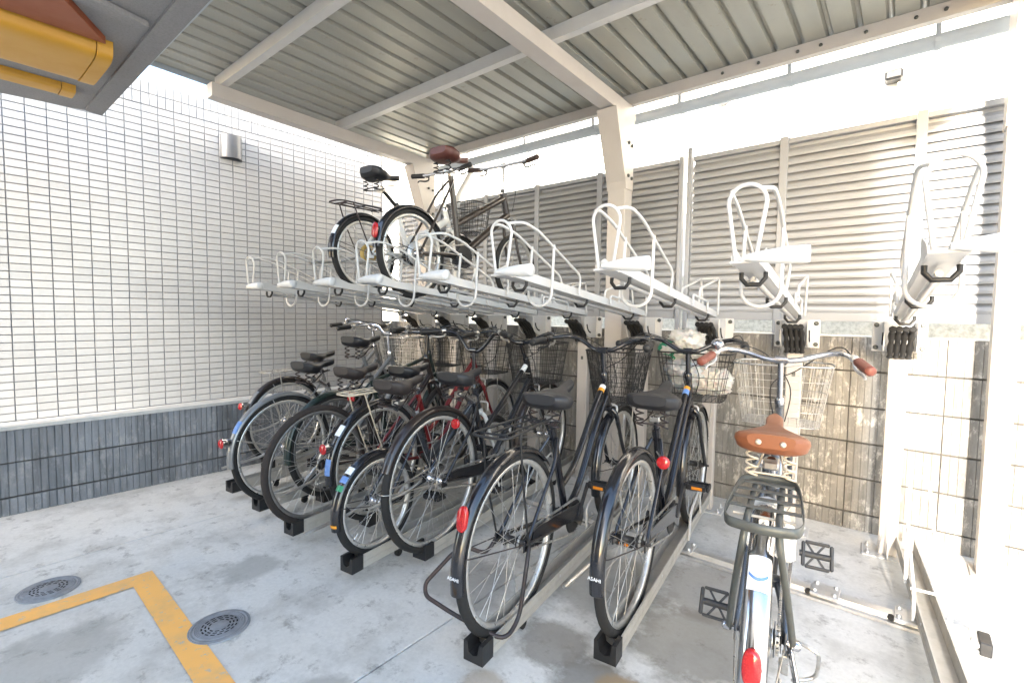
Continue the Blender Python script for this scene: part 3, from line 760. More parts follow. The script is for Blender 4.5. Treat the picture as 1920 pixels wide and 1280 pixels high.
def wheel(root, x, Rw, tyre=.036, tm='rubber', rm='rim', ns=28, hm='chrome'):
    ri, ty, sp, hb = wheel_meshes(Rw, tyre, tm, rm, ns, .05, hm)
    a = random.uniform(0, 6.28)
    w = link('wheel', ri, root, (x, 0, Rw), (0, a, 0)); link('tyre', ty, w); link('spokes', sp, w, kind='stuff'); link('hub', hb, w)
    return w
def fender(root, x, Rw, a0, a1, mat, w=.05, stay=None, flat=0, lip=0):
    b = MB(); V = []; F = []; na = 22; nc = 8
    r0 = Rw+.012
    for i in range(na+1):
        a = R(a0+(a1-a0)*i/na)
        for side in (0, 1):
            for j in range(nc+1):
                t = math.pi*j/nc; yy = math.cos(t)*(w/2-side*.0015); rr = r0-.016+math.sin(t)*(.022-side*.0015)
                V.append((x+rr*math.cos(a), yy, Rw+rr*math.sin(a)))
    m = 2*(nc+1)
    for i in range(na):
        for side in (0, 1):
            for j in range(nc):
                o = i*m+side*(nc+1)+j; F.append((o, o+1, o+m+1, o+m))
        for j in (0, nc): F.append((i*m+j, i*m+nc+1+j, (i+1)*m+nc+1+j, (i+1)*m+j))
    b.add(V, F, True)
    for i in (0, na): b.add(V[i*m:(i+1)*m], [(j, j+1, nc+2+j, nc+1+j) for j in range(nc)])
    f = b.build('mudguard', mat, root)
    if stay is not None:
        for a_ in (stay if hasattr(stay, '__len__') else [stay]):
            a = R(a_); rr = r0+.008
            p = (x+rr*math.cos(a), 0, Rw+rr*math.sin(a)); sx = w/2+.004
            pts = [(x, -.062, Rw), (p[0]-.03*math.cos(a), -sx, p[2]-.03*math.sin(a)), p, (p[0]-.03*math.cos(a), sx, p[2]-.03*math.sin(a)), (x, .062, Rw)]
            MB().tube(fillet(pts, .02, 3), .0022, 5).build('mudguard_stay', 'steel_rod' if mat not in ('black_paint',) else 'rusty_rod', f)
    return f
def saddle(root, x, z, mat, L=.265, w=.20, tilt=0, spring='steel_rod', rivets=False, nose=.052):
    ns_, nc = 22, 20; V = []; F = []
    for i in range(ns_+1):
        s = i/ns_
        t = min(1, max(0, (s-.26)/.46)); t = t*t*(3-2*t)
        hw = w/2*(1-t)+nose/2*t
        if s < .16: hw *= .62+.38*math.sin(math.pi*.5*s/.16)
        if s > .9: hw *= math.sqrt(max(.08, 1-((s-.9)/.1)**2*.9))
        top = .012*math.exp(-((s-.08)/.16)**2)-.006*math.sin(s*3.1)+.012*max(0, s-.75)/.25
        th = .066*(1-t)+.034*t
        if s < .10: th *= .62+.38*math.sin(math.pi*.5*s/.10)
        for j in range(nc):
            a = 2*math.pi*j/nc; c, sn = math.cos(a), math.sin(a)
            yy = hw*math.copysign(abs(c)**.55, c)
            zz = top+(.40*th*(abs(sn)**.62) if sn > 0 else -.60*th*abs(sn)**.45)-.40*th
            if sn < 0: yy *= 1-.18*abs(sn)
            V.append((x-.11+s*L, yy, z+zz-tilt*(s-.4)*L))
    for i in range(ns_):
        for j in range(nc): F.append((i*nc+j, i*nc+(j+1) % nc, (i+1)*nc+(j+1) % nc, (i+1)*nc+j))
    b = MB().add(V, F, True).add(V[:nc], [tuple(range(nc))]).add(V[-nc:], [tuple(range(nc))])
    sd_ = b.build('saddle', mat, root)
    m = MB()
    for sy in (-1, 1):
        m.tube([(x-.07+.012*math.cos(t)+0*t, sy*.05+.016*math.sin(t), z-.062-.0065*t/1.6) for t in [q*.55 for q in range(32)]], .0036, 5)
        m.tube(bez([(x-.07, sy*.05, z-.125), (x-.01, sy*.035, z-.115), (x+.05, sy*.02, z-.075), (x+.12, sy*.008, z-.06)], 5), .0035, 5)
    m.tube([(x-.082, -.055, z-.12), (x-.082, .055, z-.12)], .0035, 5)
    m.build('saddle_springs', spring, sd_)
    MB().box(x-.035, x+.03, -.022, .022, z-.122, z-.095, None, .005).build('saddle_clamp', 'steel_rod', sd_)
    if rivets:
        for sy in (-.032, .032): MB().lathe([(.0085, 0), (.0085, .002), (.004, .005)], Mz((-1, 0, .12), (x-.112, sy, z-.020)), 10).build('rivet', 'beige_spring', sd_)
    return sd_
def basket(root, x0, x1, w0, zb, zt, mat, flare=.78, nv=9, nr=5, mesh=False, rad=.0016):
    """wire basket; x0 rear edge, x1 front edge at the top"""
    cx = (x0+x1)/2; hx = (x1-x0)/2; hy = w0/2
    def loop(t, n=36, grow=0):
        k = flare+(1-flare)*t; pts = []
        for i in range(n):
            a = 2*math.pi*i/n; c, s = math.cos(a), math.sin(a); e = .45
            pts.append((cx+(hx*k+grow)*math.copysign(abs(c)**e, c)-(1-t)*.0, (hy*k+grow)*math.copysign(abs(s)**e, s), zb+(zt-zb)*t))
        return pts
    rim = MB().tube(loop(1), .0042, 6, True).build('basket', mat, root)
    m = MB()
    for i in range(nr): m.tube(loop(i/nr), rad*1.3 if i else rad*1.8, 4, True)
    N = nv*4; lt, lb = loop(1, N), loop(0, N)
    for p, q in zip(lb, lt): m.tube([p, q], rad, 4, caps=False)
    k = flare
    for i in range(-4, 5):
        yy = hy*k*i/4.6; m.tube([(cx-hx*k*.98, yy, zb), (cx+hx*k*.98, yy, zb)], rad, 4, caps=False)
        xx = cx+hx*k*i/4.6; m.tube([(xx, -hy*k*.98, zb), (xx, hy*k*.98, zb)], rad, 4, caps=False)
    if mesh:
        N2 = 96; a_, b_ = loop(1, N2), loop(0, N2)
        for i in range(N2):
            for sg in (3, -3): m.tube([b_[i], a_[(i+sg) % N2]], rad*.6, 3, caps=False)
    m.build('basket_wires', mat, rim, kind='stuff')
    return rim
def carrier_rods(root, x0, x1, w, z, Rw, mat, axle=0, slats=0):
    hw = w/2; r = .0048
    c = MB().tube(fillet([(x1, -hw*.7, z+.005), (x0, -hw, z), (x0, hw, z), (x1, hw*.7, z+.005)], .05, 5), r, 7)
    c.tube(fillet([(x1+.01, -.022, z-.004), (x0+.06, -.028, z-.003), (x0+.06, .028, z-.003), (x1+.01, .022, z-.004)], .03, 4), r*.85, 6)
    for k in range(3):
        xx = x0+.05+(x1-x0-.08)*k/2; c.tube([(xx, -hw*.97+.015*k*.5, z-.001), (xx, hw*.97-.015*k*.5, z-.001)], r*.8, 6)
    c = c.build('carrier', mat, root)
    for sy in (-1, 1):
        MB().tube(fillet([(axle, sy*.068, Rw), (axle-.02+.5*(x0+.08-axle), sy*(hw+.004), (Rw+z)*.55), (x0+.09, sy*hw, z)], .08, 4), r*.9, 6).build('carrier_leg', mat, c)
    return c
def pedal(b, x, y, z, sgn, cr, amber=True, tilt=0):
    p = MB(); W_, L_ = .088, .065+(.02 if tilt else 0)
    for yy in (y+sgn*.012, y+sgn*(.012+W_)): p.box(x-L_/2, x+L_/2, yy-.006, yy+.006, z-.012, z+.012, None, .004)
    for xx in (x-L_/2, x+L_/2): p.box(xx-.005, xx+.005, y+sgn*.018, y+sgn*(.006+W_), z-.011, z+.011, None, .003)
    p.tube([(x, y, z), (x, y+sgn*(.012+W_), z)], .011, 8)
    for s in (-1, 1):
        p.bar((x, y+sgn*.05, z), (x+L_/2, y+sgn*(.05+s*.03), z), .007); p.bar((x, y+sgn*.05, z), (x-L_/2, y+sgn*(.05+s*.03), z), .007)
    if tilt:
        rm_ = Matrix.Translation((x, 0, z)) @ Matrix.Rotation(tilt, 4, 'Y') @ Matrix.Translation((-x, 0, -z)); p.v = [tuple(rm_ @ Vector(v)) for v in p.v]
    q = p.build('pedal', 'pedal_plastic' if tilt else 'black_plastic', b)
    for xx in (x-L_/2-.0055, x+L_/2+.0005) if amber else (): MB().box(xx, xx+.005, y+sgn*.035, y+sgn*.080, z-.007, z+.007, None, .001).build('pedal_reflector', 'amber_lens', q)
def crankset(root, bb, L, ang, ring, mat='chrome', guard=None, Rw=.33, amber=False, tilt=0):
    x, z = bb; c, s = math.cos(ang), math.sin(ang)
    m = MB().lathe([(.016, -.05), (.016, .05)], Mz((0, 1, 0), (x, 0, z)), 12)
    for sg in (-1, 1): m.bar((x, sg*.062, z), (x+sg*L*c, sg*.07, z+sg*L*s), .011, .02, (s, 0, -c))
    cr = m.build('crank', mat, root)
    for sg in (-1, 1): pedal(cr, x+sg*L*c, sg*(.075 if not tilt else .092), z+sg*L*s, sg, cr, amber, tilt)
    g = MB()
    V = MB().lathe([(ring-.014, -.002), (ring, -.0035), (ring, .0005), (ring-.014, .0005)], Mz((0, -1, 0), (x, -.042, z)), 28)
    V.build('chainring', mat, root)
    ch = MB(); rs = .035
    P = [(x+ring*math.cos(a), -.043, z+ring*math.sin(a)) for a in [R(-90)+math.pi*q/12 for q in range(13)]]+[(rs*math.cos(a), -.043, Rw+rs*math.sin(a)) for a in [R(90)+math.pi*q/8 for q in range(9)]]
    n_ = len(P)
    def link_(p, q):
        d = Vector(q)-Vector(p); k = max(1, int(d.length/.0127))
        for i in range(k):
            t = (i+.5)/k; cc = Vector(p)+d*t; ch.bar(cc-d.normalized()*.0052, cc+d.normalized()*.0052, .0055 if i % 2 else .0075, .0085)
    for i in range(n_): link_(P[i], P[(i+1) % n_])
    ch.build('chain', 'steel_rod', root, kind='stuff')
    if guard:
        gr = ring*.78
        ga = [(x+gr*math.cos(a), z+gr*math.sin(a)) for a in [R(-60)+R(150)*q/10 for q in range(11)]]
        ga += [(.10, Rw+.034), (.045, Rw+.03), (.04, Rw+.002), (.10, Rw-.004), (x-.04, z-.005)]
        gm_ = MB().extrude([(a, -.0405-.012, b_) for a, b_ in ga], (0, -.010, 0)); gm_.build('chain_guard', guard, root)
def handlebar(root, cx, cz, kind, mat, grip, top, bell=False, w=.29, lever='steel_rod', leverlen=.10):
    """cx, cz: clamp; top: (x, z) of the head tube top"""
    st = MB().tube([(top[0], 0, top[1]-.02), (top[0]-(top[1]-cz)*.0, 0, cz-.03) if False else (cx-.0-(cz-top[1])*.0, 0, cz-.012), (cx, 0, cz)], .0115, 10)
    st.lathe([(.019, 0), (.019, .022), (.013, .03)], Mz((cx-top[0], 0, cz-top[1]), (top[0], 0, top[1]-.008)), 12)
    st.lathe([(.017, -.022), (.017, .022)], Mz((0, 1, 0), (cx, 0, cz)), 10); st.build('stem', mat, root)
    if kind == 'swept':
        half = [(cx, 0, cz), (cx+.004, .05, cz+.004), (cx+.03, .13, cz+.045), (cx+.02, .20, cz+.062), (cx-.05, .255, cz+.055), (cx-.12, .272, cz+.045), (cx-.215, .285, cz+.035)]
    elif kind == 'wide':
        half = [(cx, 0, cz), (cx+.002, .05, cz), (cx+.02, .13, cz+.022), (cx+.01, .20, cz+.035), (cx-.06, .238, cz+.020), (cx-.10, .252, cz+.010), (cx-.18, .276, cz-.010)]
    elif kind == 'up':
        half = [(cx, 0, cz), (cx+.002, .04, cz), (cx+.01, .09, cz+.05), (cx+.0, .14, cz+.095), (cx-.03, .20, cz+.105), (cx-.06, .25, cz+.105), (cx-.10, .31, cz+.10)]
    else:
        half = [(cx, 0, cz), (cx, .06, cz), (cx-.002, .12, cz), (cx-.006, .18, cz+.001), (cx-.012, .22, cz+.002), (cx-.018, w-.03, cz+.003), (cx-.026, w, cz+.004)]
    hc = bez(half, 5)
    full = [Vector((p.x, -p.y, p.z)) for p in reversed(hc)]+hc[1:]
    hb = MB().tube(full, .0112, 8).build('handlebar', mat, root)
    for sy in (1, -1):
        e = Vector(half[-1]); e.y *= sy; d = Vector(half[-1])-Vector(half[-2]); d.y *= sy; d.normalize()
        a = e-d*.105
        G = Mz(d, a)
        prof = [(.0135, 0), (.016, .004)]+[(.0165+(.0016 if q % 2 else 0), .008+q*.0068) for q in range(14)]+[(.018, .108), (.012, .113), (.0, .1135)]
        MB().lathe(prof, G, 12).build('grip', grip, hb)
        b0 = a-d*.025
        out = Vector((.35, 0, -.75)).normalized()
        lv = MB(); lv.lathe([(.015, -.012), (.015, .012)], Mz(d, b0), 8)
        lv.tube(bez([b0, b0+out*.028+d*.0, b0+out*.04+d*.03, b0+out*.036+d*(leverlen-.02), b0+out*.046+d*leverlen], 4), [.006]*12+[.005]*5, 6)
        lv.build('brake_lever', lever, hb)
    if bell:
        e = Vector(half[-1]); d = e-Vector(half[-2]); d.normalize(); p = e-d*.155+Vector((0, 0, .03))
        MB().lathe([(.004, -.02), (.024, -.002), (.024, .004), (.02, .014), (.010, .021), (.0, .023)], Matrix.Translation(p), 14).build('bell', 'chrome', hb)
    return half, hb
def city_bike(label, x, y, zb, lean_dir, o):
    """x, y, zb: point under the back axle; heading = (-lean_dir, 1)"""
    hd = math.atan2(1, -lean_dir)
    Rw = o.get('R', .33); wb = o.get('wb', 1.08); fr = o['paint']
    t = thing('bicycle', label, 'bicycle', (x, y, zb), hd, 'bicycles in the two-tier stands')
    wheel(t, 0, Rw, o.get('tyre', .036), o.get('tm', 'rubber'), o.get('rm', 'rim'), 28, o.get('hm', 'chrome'))
    fw = wheel(t, wb, o.get('RF', Rw), o.get('tyre', .036), o.get('tm', 'rubber'), o.get('rm', 'rim'), 28, o.get('hm', 'chrome'))
    RF = o.get('RF', Rw)
    bb = (o.get('bbx', .44), o.get('bbz', Rw-.055)); sa = R(o.get('sta', 71)); stl = o.get('stl', .42)
    st = (bb[0]-stl*math.cos(sa), bb[1]+stl*math.sin(sa))
    hbm = (wb-o.get('hbx', .175), o.get('hbz', RF+.36)); htl = o.get('htl', .16)
    ht = (hbm[0]-htl*math.cos(R(70)), hbm[1]+htl*math.sin(R(70)))
    P3 = lambda p, yy=0: (p[0], yy, p[1])
    f = MB()
    f.tube([P3(bb), P3(st)], .0155, 10)
    f.tube([P3(hbm), P3(ht)], .018, 12)
    f.lathe([(.022, -.036), (.022, .036)], Mz((0, 1, 0), P3(bb)), 12)
    kind = o.get('frame', 'low')
    lerp = lambda a, b, k: (a[0]+(b[0]-a[0])*k, a[1]+(b[1]-a[1])*k)
    if kind == 'low':
        a1 = lerp(hbm, ht, .30); a2 = lerp(hbm, ht, .80)
        b1 = (bb[0]+.01, bb[1]+.01); b2 = lerp(bb, st, .34)
        sag = o.get('sag', .05)
        def curve(a, b, s): 
            m = lerp(a, b, .55); return bez([P3(a), P3((lerp(a, m, .5)[0]-s*.3, lerp(a, m, .5)[1]-s*.3)), P3((m[0]-s*.3, m[1]-s)), P3((lerp(m, b, .5)[0], lerp(m, b, .5)[1]-s*.9)), P3(b)], 5)
        f.tube(curve(a1, b1, sag), .0165, 10); f.tube(curve(a2, b2, sag*.9), .0145, 10)
    elif kind == 'straight':
        f.tube([P3(lerp(hbm, ht, .2)), P3((bb[0]+.015, bb[1]+.01))], .0175, 10); f.tube([P3(lerp(hbm, ht, .85)), P3(lerp(bb, st, .48))], .014, 10)
    elif kind == 'diamond':
        f.tube([P3(lerp(hbm, ht, .15)), P3((bb[0]+.015, bb[1]+.01))], .0175, 10); f.tube([P3(lerp(hbm, ht, .85)), P3(lerp(bb, st, .93))], .0145, 10)
    elif kind == 'single':
        f.tube(bez([P3(lerp(hbm, ht, .4)), P3(lerp(hbm, lerp(bb, st, .35), .5)), P3(lerp(bb, st, .3))], 5), .024, 12)
        f.tube([P3(lerp(bb, st, .1)), P3((bb[0]+.02, bb[1]+.03))], .02, 10)
    elif kind == 'mini':
        f.tube([P3(lerp(hbm, ht, .78)), P3(lerp(bb, st, .40))], .021, 10); f.tube([P3(lerp(hbm, ht, .1)), P3((bb[0]+.015, bb[1]+.01))], .0245, 10); f.tube([P3(lerp(bb, st, .02)), P3(lerp(bb, st, .98))], .019, 10); f.tube([P3(hbm), P3(ht)], .0225, 12)
    for sy in (-1, 1):
        f.tube(fillet([(bb[0]-.02, sy*.028, bb[1]), (bb[0]-.13, sy*.042, bb[1]+.005), (0, sy*.060, Rw)], .05, 3), .0095, 8)
        f.tube(fillet([(lerp(bb, st, .92)[0]-.005, sy*.018, lerp(bb, st, .92)[1]), (lerp(bb, st, .92)[0]-.07, sy*.045, lerp(bb, st, .92)[1]-.08), (0, sy*.060, Rw)], .04, 3), .0075, 8)
        f.box(-.022, .02, sy*.060-.003, sy*.060+.003, Rw-.025, Rw+.02, None, .002)
    f.build('frame', fr, t)
    fk = MB(); fx = wb
    cr_ = (hbm[0]+.012, hbm[1]-.03)
    fk.lathe([(.019, 0), (.024, .01), (.022, .026)], Mz((-math.cos(R(70)), 0, math.sin(R(70))), (cr_[0], 0, cr_[1]-.004)), 10)
    for sy in (-1, 1):
        fk.tube(bez([(cr_[0], sy*.02, cr_[1]), (cr_[0]+.01, sy*.042, cr_[1]-.035), (cr_[0]+(fx-cr_[0])*.42, sy*.05, RF+(cr_[1]-RF)*.48), (fx, sy*.056, RF)], 5), [.0125]*8+[.010]*8, 8)
    fk.build('fork', o.get('fork', fr), t)
    # seat post and saddle
    sx, sz = o.get('saddle', (st[0]-.05, .80))
    MB().tube([P3(lerp(bb, st, .96)), (sx+.0, 0, sz-.095)], .0128, 10).build('seat_post', o.get('post', 'chrome'), t)
    MB().lathe([(.019, -.015), (.019, .015)], Mz((math.cos(sa)*-1, 0, math.sin(sa)), P3(st)), 10).build('seat_clamp', o.get('post', 'chrome'), t)
    saddle(t, sx, sz, o.get('sm', 'vinyl_black'), w=o.get('sw', .20), L=o.get('sl', .265), tilt=o.get('stilt', 0), spring=o.get('spring', 'rusty_rod'), rivets=o.get('rivets', False))
    # bars
    bx, bz = o.get('bar', (ht[0]-.03, .97))
    half, hb = handlebar(t, bx, bz, o.get('bk', 'swept'), o.get('bm', 'chrome'), o.get('grip', 'black_plastic'), ht, o.get('bell', False), o.get('bw', .29), o.get('lever', 'steel_rod'))
    # mudguards
    if o.get('fender'):
        a0, a1 = o.get('fa', (42, 188)); fender(t, 0, Rw, a0, a1, o['fender'], o.get('fwd', .05), o.get('stay', (165,)))
        if not o.get('nofront'): fender(t, wb, RF, o.get('ffa', (35, 195))[0], o.get('ffa', (35, 195))[1], o.get('ffender', o['fender']), .048, (172,))
    # back lamp or reflector on the guard
    rf = o.get('refl')
    if rf:
        kind_, ang = rf; a = R(ang); rr = Rw+.022; p = Vector((rr*math.cos(a), 0, Rw+rr*math.sin(a))); nrm = Vector((math.cos(a)-.35, 0, math.sin(a)*.4)).normalized()
        if kind_ == 'oval':
            mm = Mz(nrm, p) ; q = MB(); V = []
            n = 20
            for h, k in ((0, 1), (.010, 1), (.014, .82), (.0145, 0.05)):
                for i in range(n):
                    c, s = math.cos(2*math.pi*i/n), math.sin(2*math.pi*i/n); V.append(mm @ Vector((.019*k*math.copysign(abs(c)**.8, c), .040*k*math.copysign(abs(s)**.8, s), h)))
            q.add(V, [(i*n+j, i*n+(j+1) % n, (i+1)*n+(j+1) % n, (i+1)*n+j) for i in range(3) for j in range(n)], True); q.add(V[-n:], [tuple(range(n))])
            q.build('reflector', 'red_lens', t)
            MB().lathe([(.012, -.012), (.02, .0)], mm, 12).build('reflector_seat', 'black_plastic', t)
        elif kind_ == 'round':
            d = o.get('roff', Vector((0, 0, 0))); mm = Mz(o.get('rdir', nrm), p+Vector(d))
            rb = MB().lathe([(.024, .0), (.026, .006), (.0255, .012)], mm, 18).build('reflector_seat', 'chrome', t)
            MB().lathe([(.0245, .0121), (.0225, .0155), (.012, .0175), (0, .018)], mm, 18).build('reflector', 'red_lens', t)
            MB().tube([p, p+Vector(d)], .003, 5).build('reflector_arm', 'steel_rod', rb)
        elif kind_ == 'lamp':
            mm = Mz(Vector((-1, 0, .05)), p+Vector((.02, 0, .01)))
            tl_ = MB().lathe([(.014, .0), (.022, .02), (.026, .055), (.0265, .075)], mm @ Matrix.Scale(.75, 4, (0, 0, 1)), 16).build('tail_lamp', 'chrome', t)
            MB().lathe([(.0262, .0752), (.023, .083), (.01, .087), (0, .0875)], mm @ Matrix.Scale(.75, 4, (0, 0, 1)), 16).build('reflector', 'red_lens', tl_)
    if o.get('seat_refl'):
        p = Vector((sx-.03, 0, sz-.16)); MB().box(p.x-.014, p.x, -.026, .026, p.z-.03, p.z+.03, None, .004).build('reflector', 'red_lens', t)
        MB().box(p.x+.0005, p.x+.03, -.006, .006, p.z-.006, p.z+.006).build('reflector_arm', 'black_plastic', t)
    if o.get('stay_refl'):     # small round reflector by the seat stay
        a_ = o['stay_refl']; p = Vector(a_); mm = Mz((-1, 0, .1), p)
        MB().lathe([(.024, 0), (.024, .010), (.02, .014), (0, .015)], mm, 18).build('reflector', 'red_lens', t)
        MB().tube([p, (p.x+.06, p.y*.5, p.z+.02)], .003, 5).build('reflector_arm', 'steel_rod', t)
    # stickers on the back mudguard: (angle, length, material)
    for ang, ln_, mt in o.get('stickers', ()):
        V = []; n = 5; nc = 6; k = math.degrees(ln_/(Rw+.018))
        for i in range(n+1):
            a = R(ang+k*(i/n-.5))
            for j in range(nc+1):
                tt = math.pi*(.22+.56*j/nc); rr = Rw-.004+math.sin(tt)*.0226+.0006
                V.append((rr*math.cos(a), math.cos(tt)*(o.get('fwd', .05)/2+.0008), Rw+rr*math.sin(a)))
        MB().add(V, [(i*(nc+1)+j, i*(nc+1)+j+1, (i+1)*(nc+1)+j+1, (i+1)*(nc+1)+j) for i in range(n) for j in range(nc)], True).build('sticker', mt, t)
    for k, ln_, mt in o.get('tube_stickers', ()):      # band round the upper down tube
        if kind == 'low': ca = curve(lerp(hbm, ht, .80), lerp(bb, st, .34), o.get('sag', .05)*.9)
        else: ca = [Vector(P3(lerp(hbm, ht, .85))), Vector(P3(lerp(bb, st, .48)))]
        tot = (ca[-1]-ca[0]).length; d = (ca[min(2, len(ca)-1)]-ca[0]).normalized(); p = ca[0]+d*k
        MB().lathe([(.0161, -ln_/2), (.0161, ln_/2)], Mz(d, p), 12).build('sticker', mt, t)
    if o.get('basket'):
        bk = o['basket']; bmat, bx0, bx1, bw_, zb_, zt_ = bk[:6]; basket(t, bx0, bx1, bw_, zb_, zt_, bmat, **(bk[6] if len(bk) > 6 else {}))
        MB().bar((bx0+.02, 0, zb_+.06), (hbm[0]+.02, 0, zb_+.06), .03, .006).build('basket_bracket', 'steel_rod', t)
        MB().tube([(wb, -.062, RF), (bx0+(bx1-bx0)*.6, -.08, zb_)], .0035, 6).tube([(wb, .062, RF), (bx0+(bx1-bx0)*.6, .08, zb_)], .0035, 6).build('basket_stay', 'steel_rod', t)
    if o.get('carrier'):
        cm, x0, x1, w_, zc = o['carrier'][:5]; carrier_rods(t, x0, x1, w_, zc, Rw, cm)
    crankset(t, bb, o.get('cl', .15), o.get('ca', R(20)), o.get('ring', .075), o.get('cm', 'chrome'), o.get('guard'), Rw, o.get('amber', False), o.get('ptilt', 0))
    if o.get('ustand'):
        MB().tube(fillet([(0, .07, Rw-.01), (-.04, .085, Rw-.06)]+[Vector(p) for p in o['ustand']]+[(-.04, -.085, Rw-.05), (0, -.07, Rw-.01)], .06, 5), .0075, 8).build('stand', 'rusty_rod', t)
    else:
        sgn = o.get('kick', 1)
        MB().tube(fillet([(0, sgn*.07, Rw-.01), (-.10, sgn*.09, Rw-.05), (-.30, sgn*.12, Rw-.02-.05)] if o.get('kickup') else [(0, sgn*.07, Rw-.01), (.04, sgn*.09, Rw*.5), (.06, sgn*.17, .02)], .02, 3), .0075, 7).build('stand', o.get('standm', 'steel_rod'), t)
    # cables from the levers, looping in front of the bars
    cb = MB()
    for sy in (1, -1):
        e = Vector(half[-1]); d = Vector(half[-1])-Vector(half[-2]); d.normalize(); p = e-d*.135; p.y *= sy
        cb.tube(bez([p, p+Vector((.09, -sy*.05, .035)), (bx+.13, sy*.06, bz-.02+.03*sy), (bx+.10, -sy*.035, bz-.12), (hbm[0]+.035, -sy*.02, hbm[1]+.05)], 6), .0025, 5)
    cb.build('brake_cables', 'black_plastic', t)
    # caliper brakes
    for (xx, zz, dx) in ((wb-.10, RF+math.sqrt(max(0, (RF+.03)**2-.01)), .0), ):
        MB().tube(fillet([(hbm[0]+.05, -.03, RF+.295), (hbm[0]+.055, -.034, RF+.345), (hbm[0]+.055, .034, RF+.345), (hbm[0]+.05, .03, RF+.295)], .02, 3), .006, 6).build('brake_caliper', 'aluminium', t)
    if o.get('lamp'):
        mm = Mz((1, 0, -.05), (wb-.06, .075, RF+.20)); MB().lathe([(.012, -.05), (.028, -.02), (.034, .012), (.033, .02)], mm, 14).build('head_lamp', o['lamp'], t)
    return t, dict(bb=bb, st=st, hb=hbm, ht=ht, sx=sx, sz=sz)
DL = .125
black = dict(paint='black_paint', fender='black_paint', post='chrome')
# --- upper tier
u1, _ = city_bike('white small-wheeled bicycle with black saddle and rusty carrier up on a tray', -2.614, 1.76, 1.306, TD, dict(
    R=.235, wb=.88, paint='white_paint', fender='black_paint', frame='single', bbx=.36, bbz=.26, stl=.34, sta=72, hbz=.52, htl=.12, hbx=.12, saddle=(.12, .765), post='black_plastic', spring='black_plastic', bar=(.69, .90), bk='flat', bw=.28,
    grip='black_plastic', lever='black_plastic', carrier=('rusty_rod', -.22, .12, .13, .52), fwd=.05, fa=(45, 190), stickers=((150, .06, 'sticker_white'), (172, .09, 'dark_grey_paint')), basket=('black_plastic', .86, 1.12, .30, .50, .72), cl=.13, ring=.07, cm='black_plastic', rm='rim', kickup=True, sw=.19))
u2, _ = city_bike('dark brown small-wheeled bicycle with red-brown sprung saddle up on a tray', -2.167, 1.765, 1.268, TD, dict(
    R=.25, wb=1.02, paint='brown_paint', fender='black_paint', frame='mini', bbx=.40, bbz=.27, stl=.50, sta=80, hbz=.60, htl=.17, hbx=.11, saddle=(.31, .885), sm='leather_red', spring='black_plastic', post='chrome', bar=(.86, .95), bk='flat', bw=.29,
    grip='grip_dark', lever='black_plastic', refl=('oval', 160), fwd=.055, fa=(30, 178), cl=.14, ring=.075, cm='black_plastic', rm='rim', nofront=True, kickup=True, sw=.20))
# --- lower tier, from the tiled wall to the right
def low(label, x0, y0, dy, zb, o, dl=DL): return city_bike(label, x0-dl*dy, y0+dy, zb, dl, o)
bz_ = .062
low('silver bicycle with brown back mudguard and round red reflector, nearest the tiled wall', -3.516, 1.537, .17, bz_, dict(R=.315, paint='silver_paint', fender='brown_gloss', frame='low', saddle=(.27, .80), bell=True, bm='chrome', bar=(.83, .97),
    grip='black_plastic', refl=('round', 152), roff=(-.03, 0, .0), stay=(112,), carrier=('steel_rod', -.18, .16, .13, .69), kickup=True, stickers=((140, .10, 'silver_paint'),)))
low('silver city bicycle with silver mudguard, chrome tail lamp and black saddle', -2.832, 1.19, .17, bz_, dict(R=.315, paint='silver_paint', fender='silver_paint', frame='low', saddle=(.20, .81), bm='chrome', bar=(.83, .97), sw=.21,
    refl=('lamp', 165), stay=(160, 105), stickers=((148, .07, 'sticker_blue'),), basket=('steel_rod', .86, 1.15, .36, .70, .94), kickup=True))
low('dark brown bicycle without mudguards, its brown saddle above a square red reflector', -2.397, 1.166, .165, bz_, dict(R=.315, paint='brown_gloss', tm='rubber_brown', rm='rim_dark', frame='straight', saddle=(.26, .81), sm='vinyl_brown', seat_refl=True, bm='black_paint', bk='flat', bar=(.86, .99), bw=.30,
    post='black_plastic', tube_stickers=((.10, .03, 'sticker_orange'),), cm='black_plastic', kickup=True, kick=-1))
low('dark green bicycle with the tallest black saddle, standing behind the brown one', -2.683, 1.495, .10, bz_, dict(R=.315, paint='green_paint', fender='green_paint', frame='diamond', stl=.46, saddle=(.21, .965), post='silver_paint', bm='black_paint', bk='flat', bar=(.84, 1.0), bw=.29, rm='rim_dark', stay=(150,), kickup=True,
    basket=('black_plastic', .88, 1.14, .34, .72, .94)))
low('red-framed bicycle with black back mudguard, round tail lamp and silver carrier', -2.20, 1.476, .095, bz_, dict(R=.32, paint='red_paint', fender='black_paint', frame='low', sag=.03, saddle=(.24, .815), sm='vinyl_black', bm='black_paint', bk='wide', bar=(.82, 1.0), refl=('lamp', 158), stay=(152, 100), rm='rim',
    stickers=((140, .06, 'sticker_white'), (172, .08, 'sticker_blue')), carrier=('beige_spring', -.24, .15, .13, .71), basket=('black_plastic', .86, 1.16, .36, .71, .95), kickup=True))
low('dark small-wheeled bicycle with blue and green stickers on its back mudguard', -1.853, 1.155, .17, .075, dict(R=.235, wb=.92, paint='dark_grey_paint', fork='white_paint', fender='black_paint', frame='single', bbx=.38, bbz=.26, stl=.36, sta=70, hbz=.55, htl=.14, hbx=.13, saddle=(.14, .79), sm='vinyl_brown', bm='black_paint', bk='up', bar=(.74, .90),
    stickers=((130, .035, 'sticker_white'), (140, .03, 'sticker_blue'), (149, .025, 'sticker_green'), (186, .012, 'sticker_orange')), stay=(168,), fa=(50, 192), cl=.14, ring=.07, fwd=.052, kickup=True, stay_refl=None))
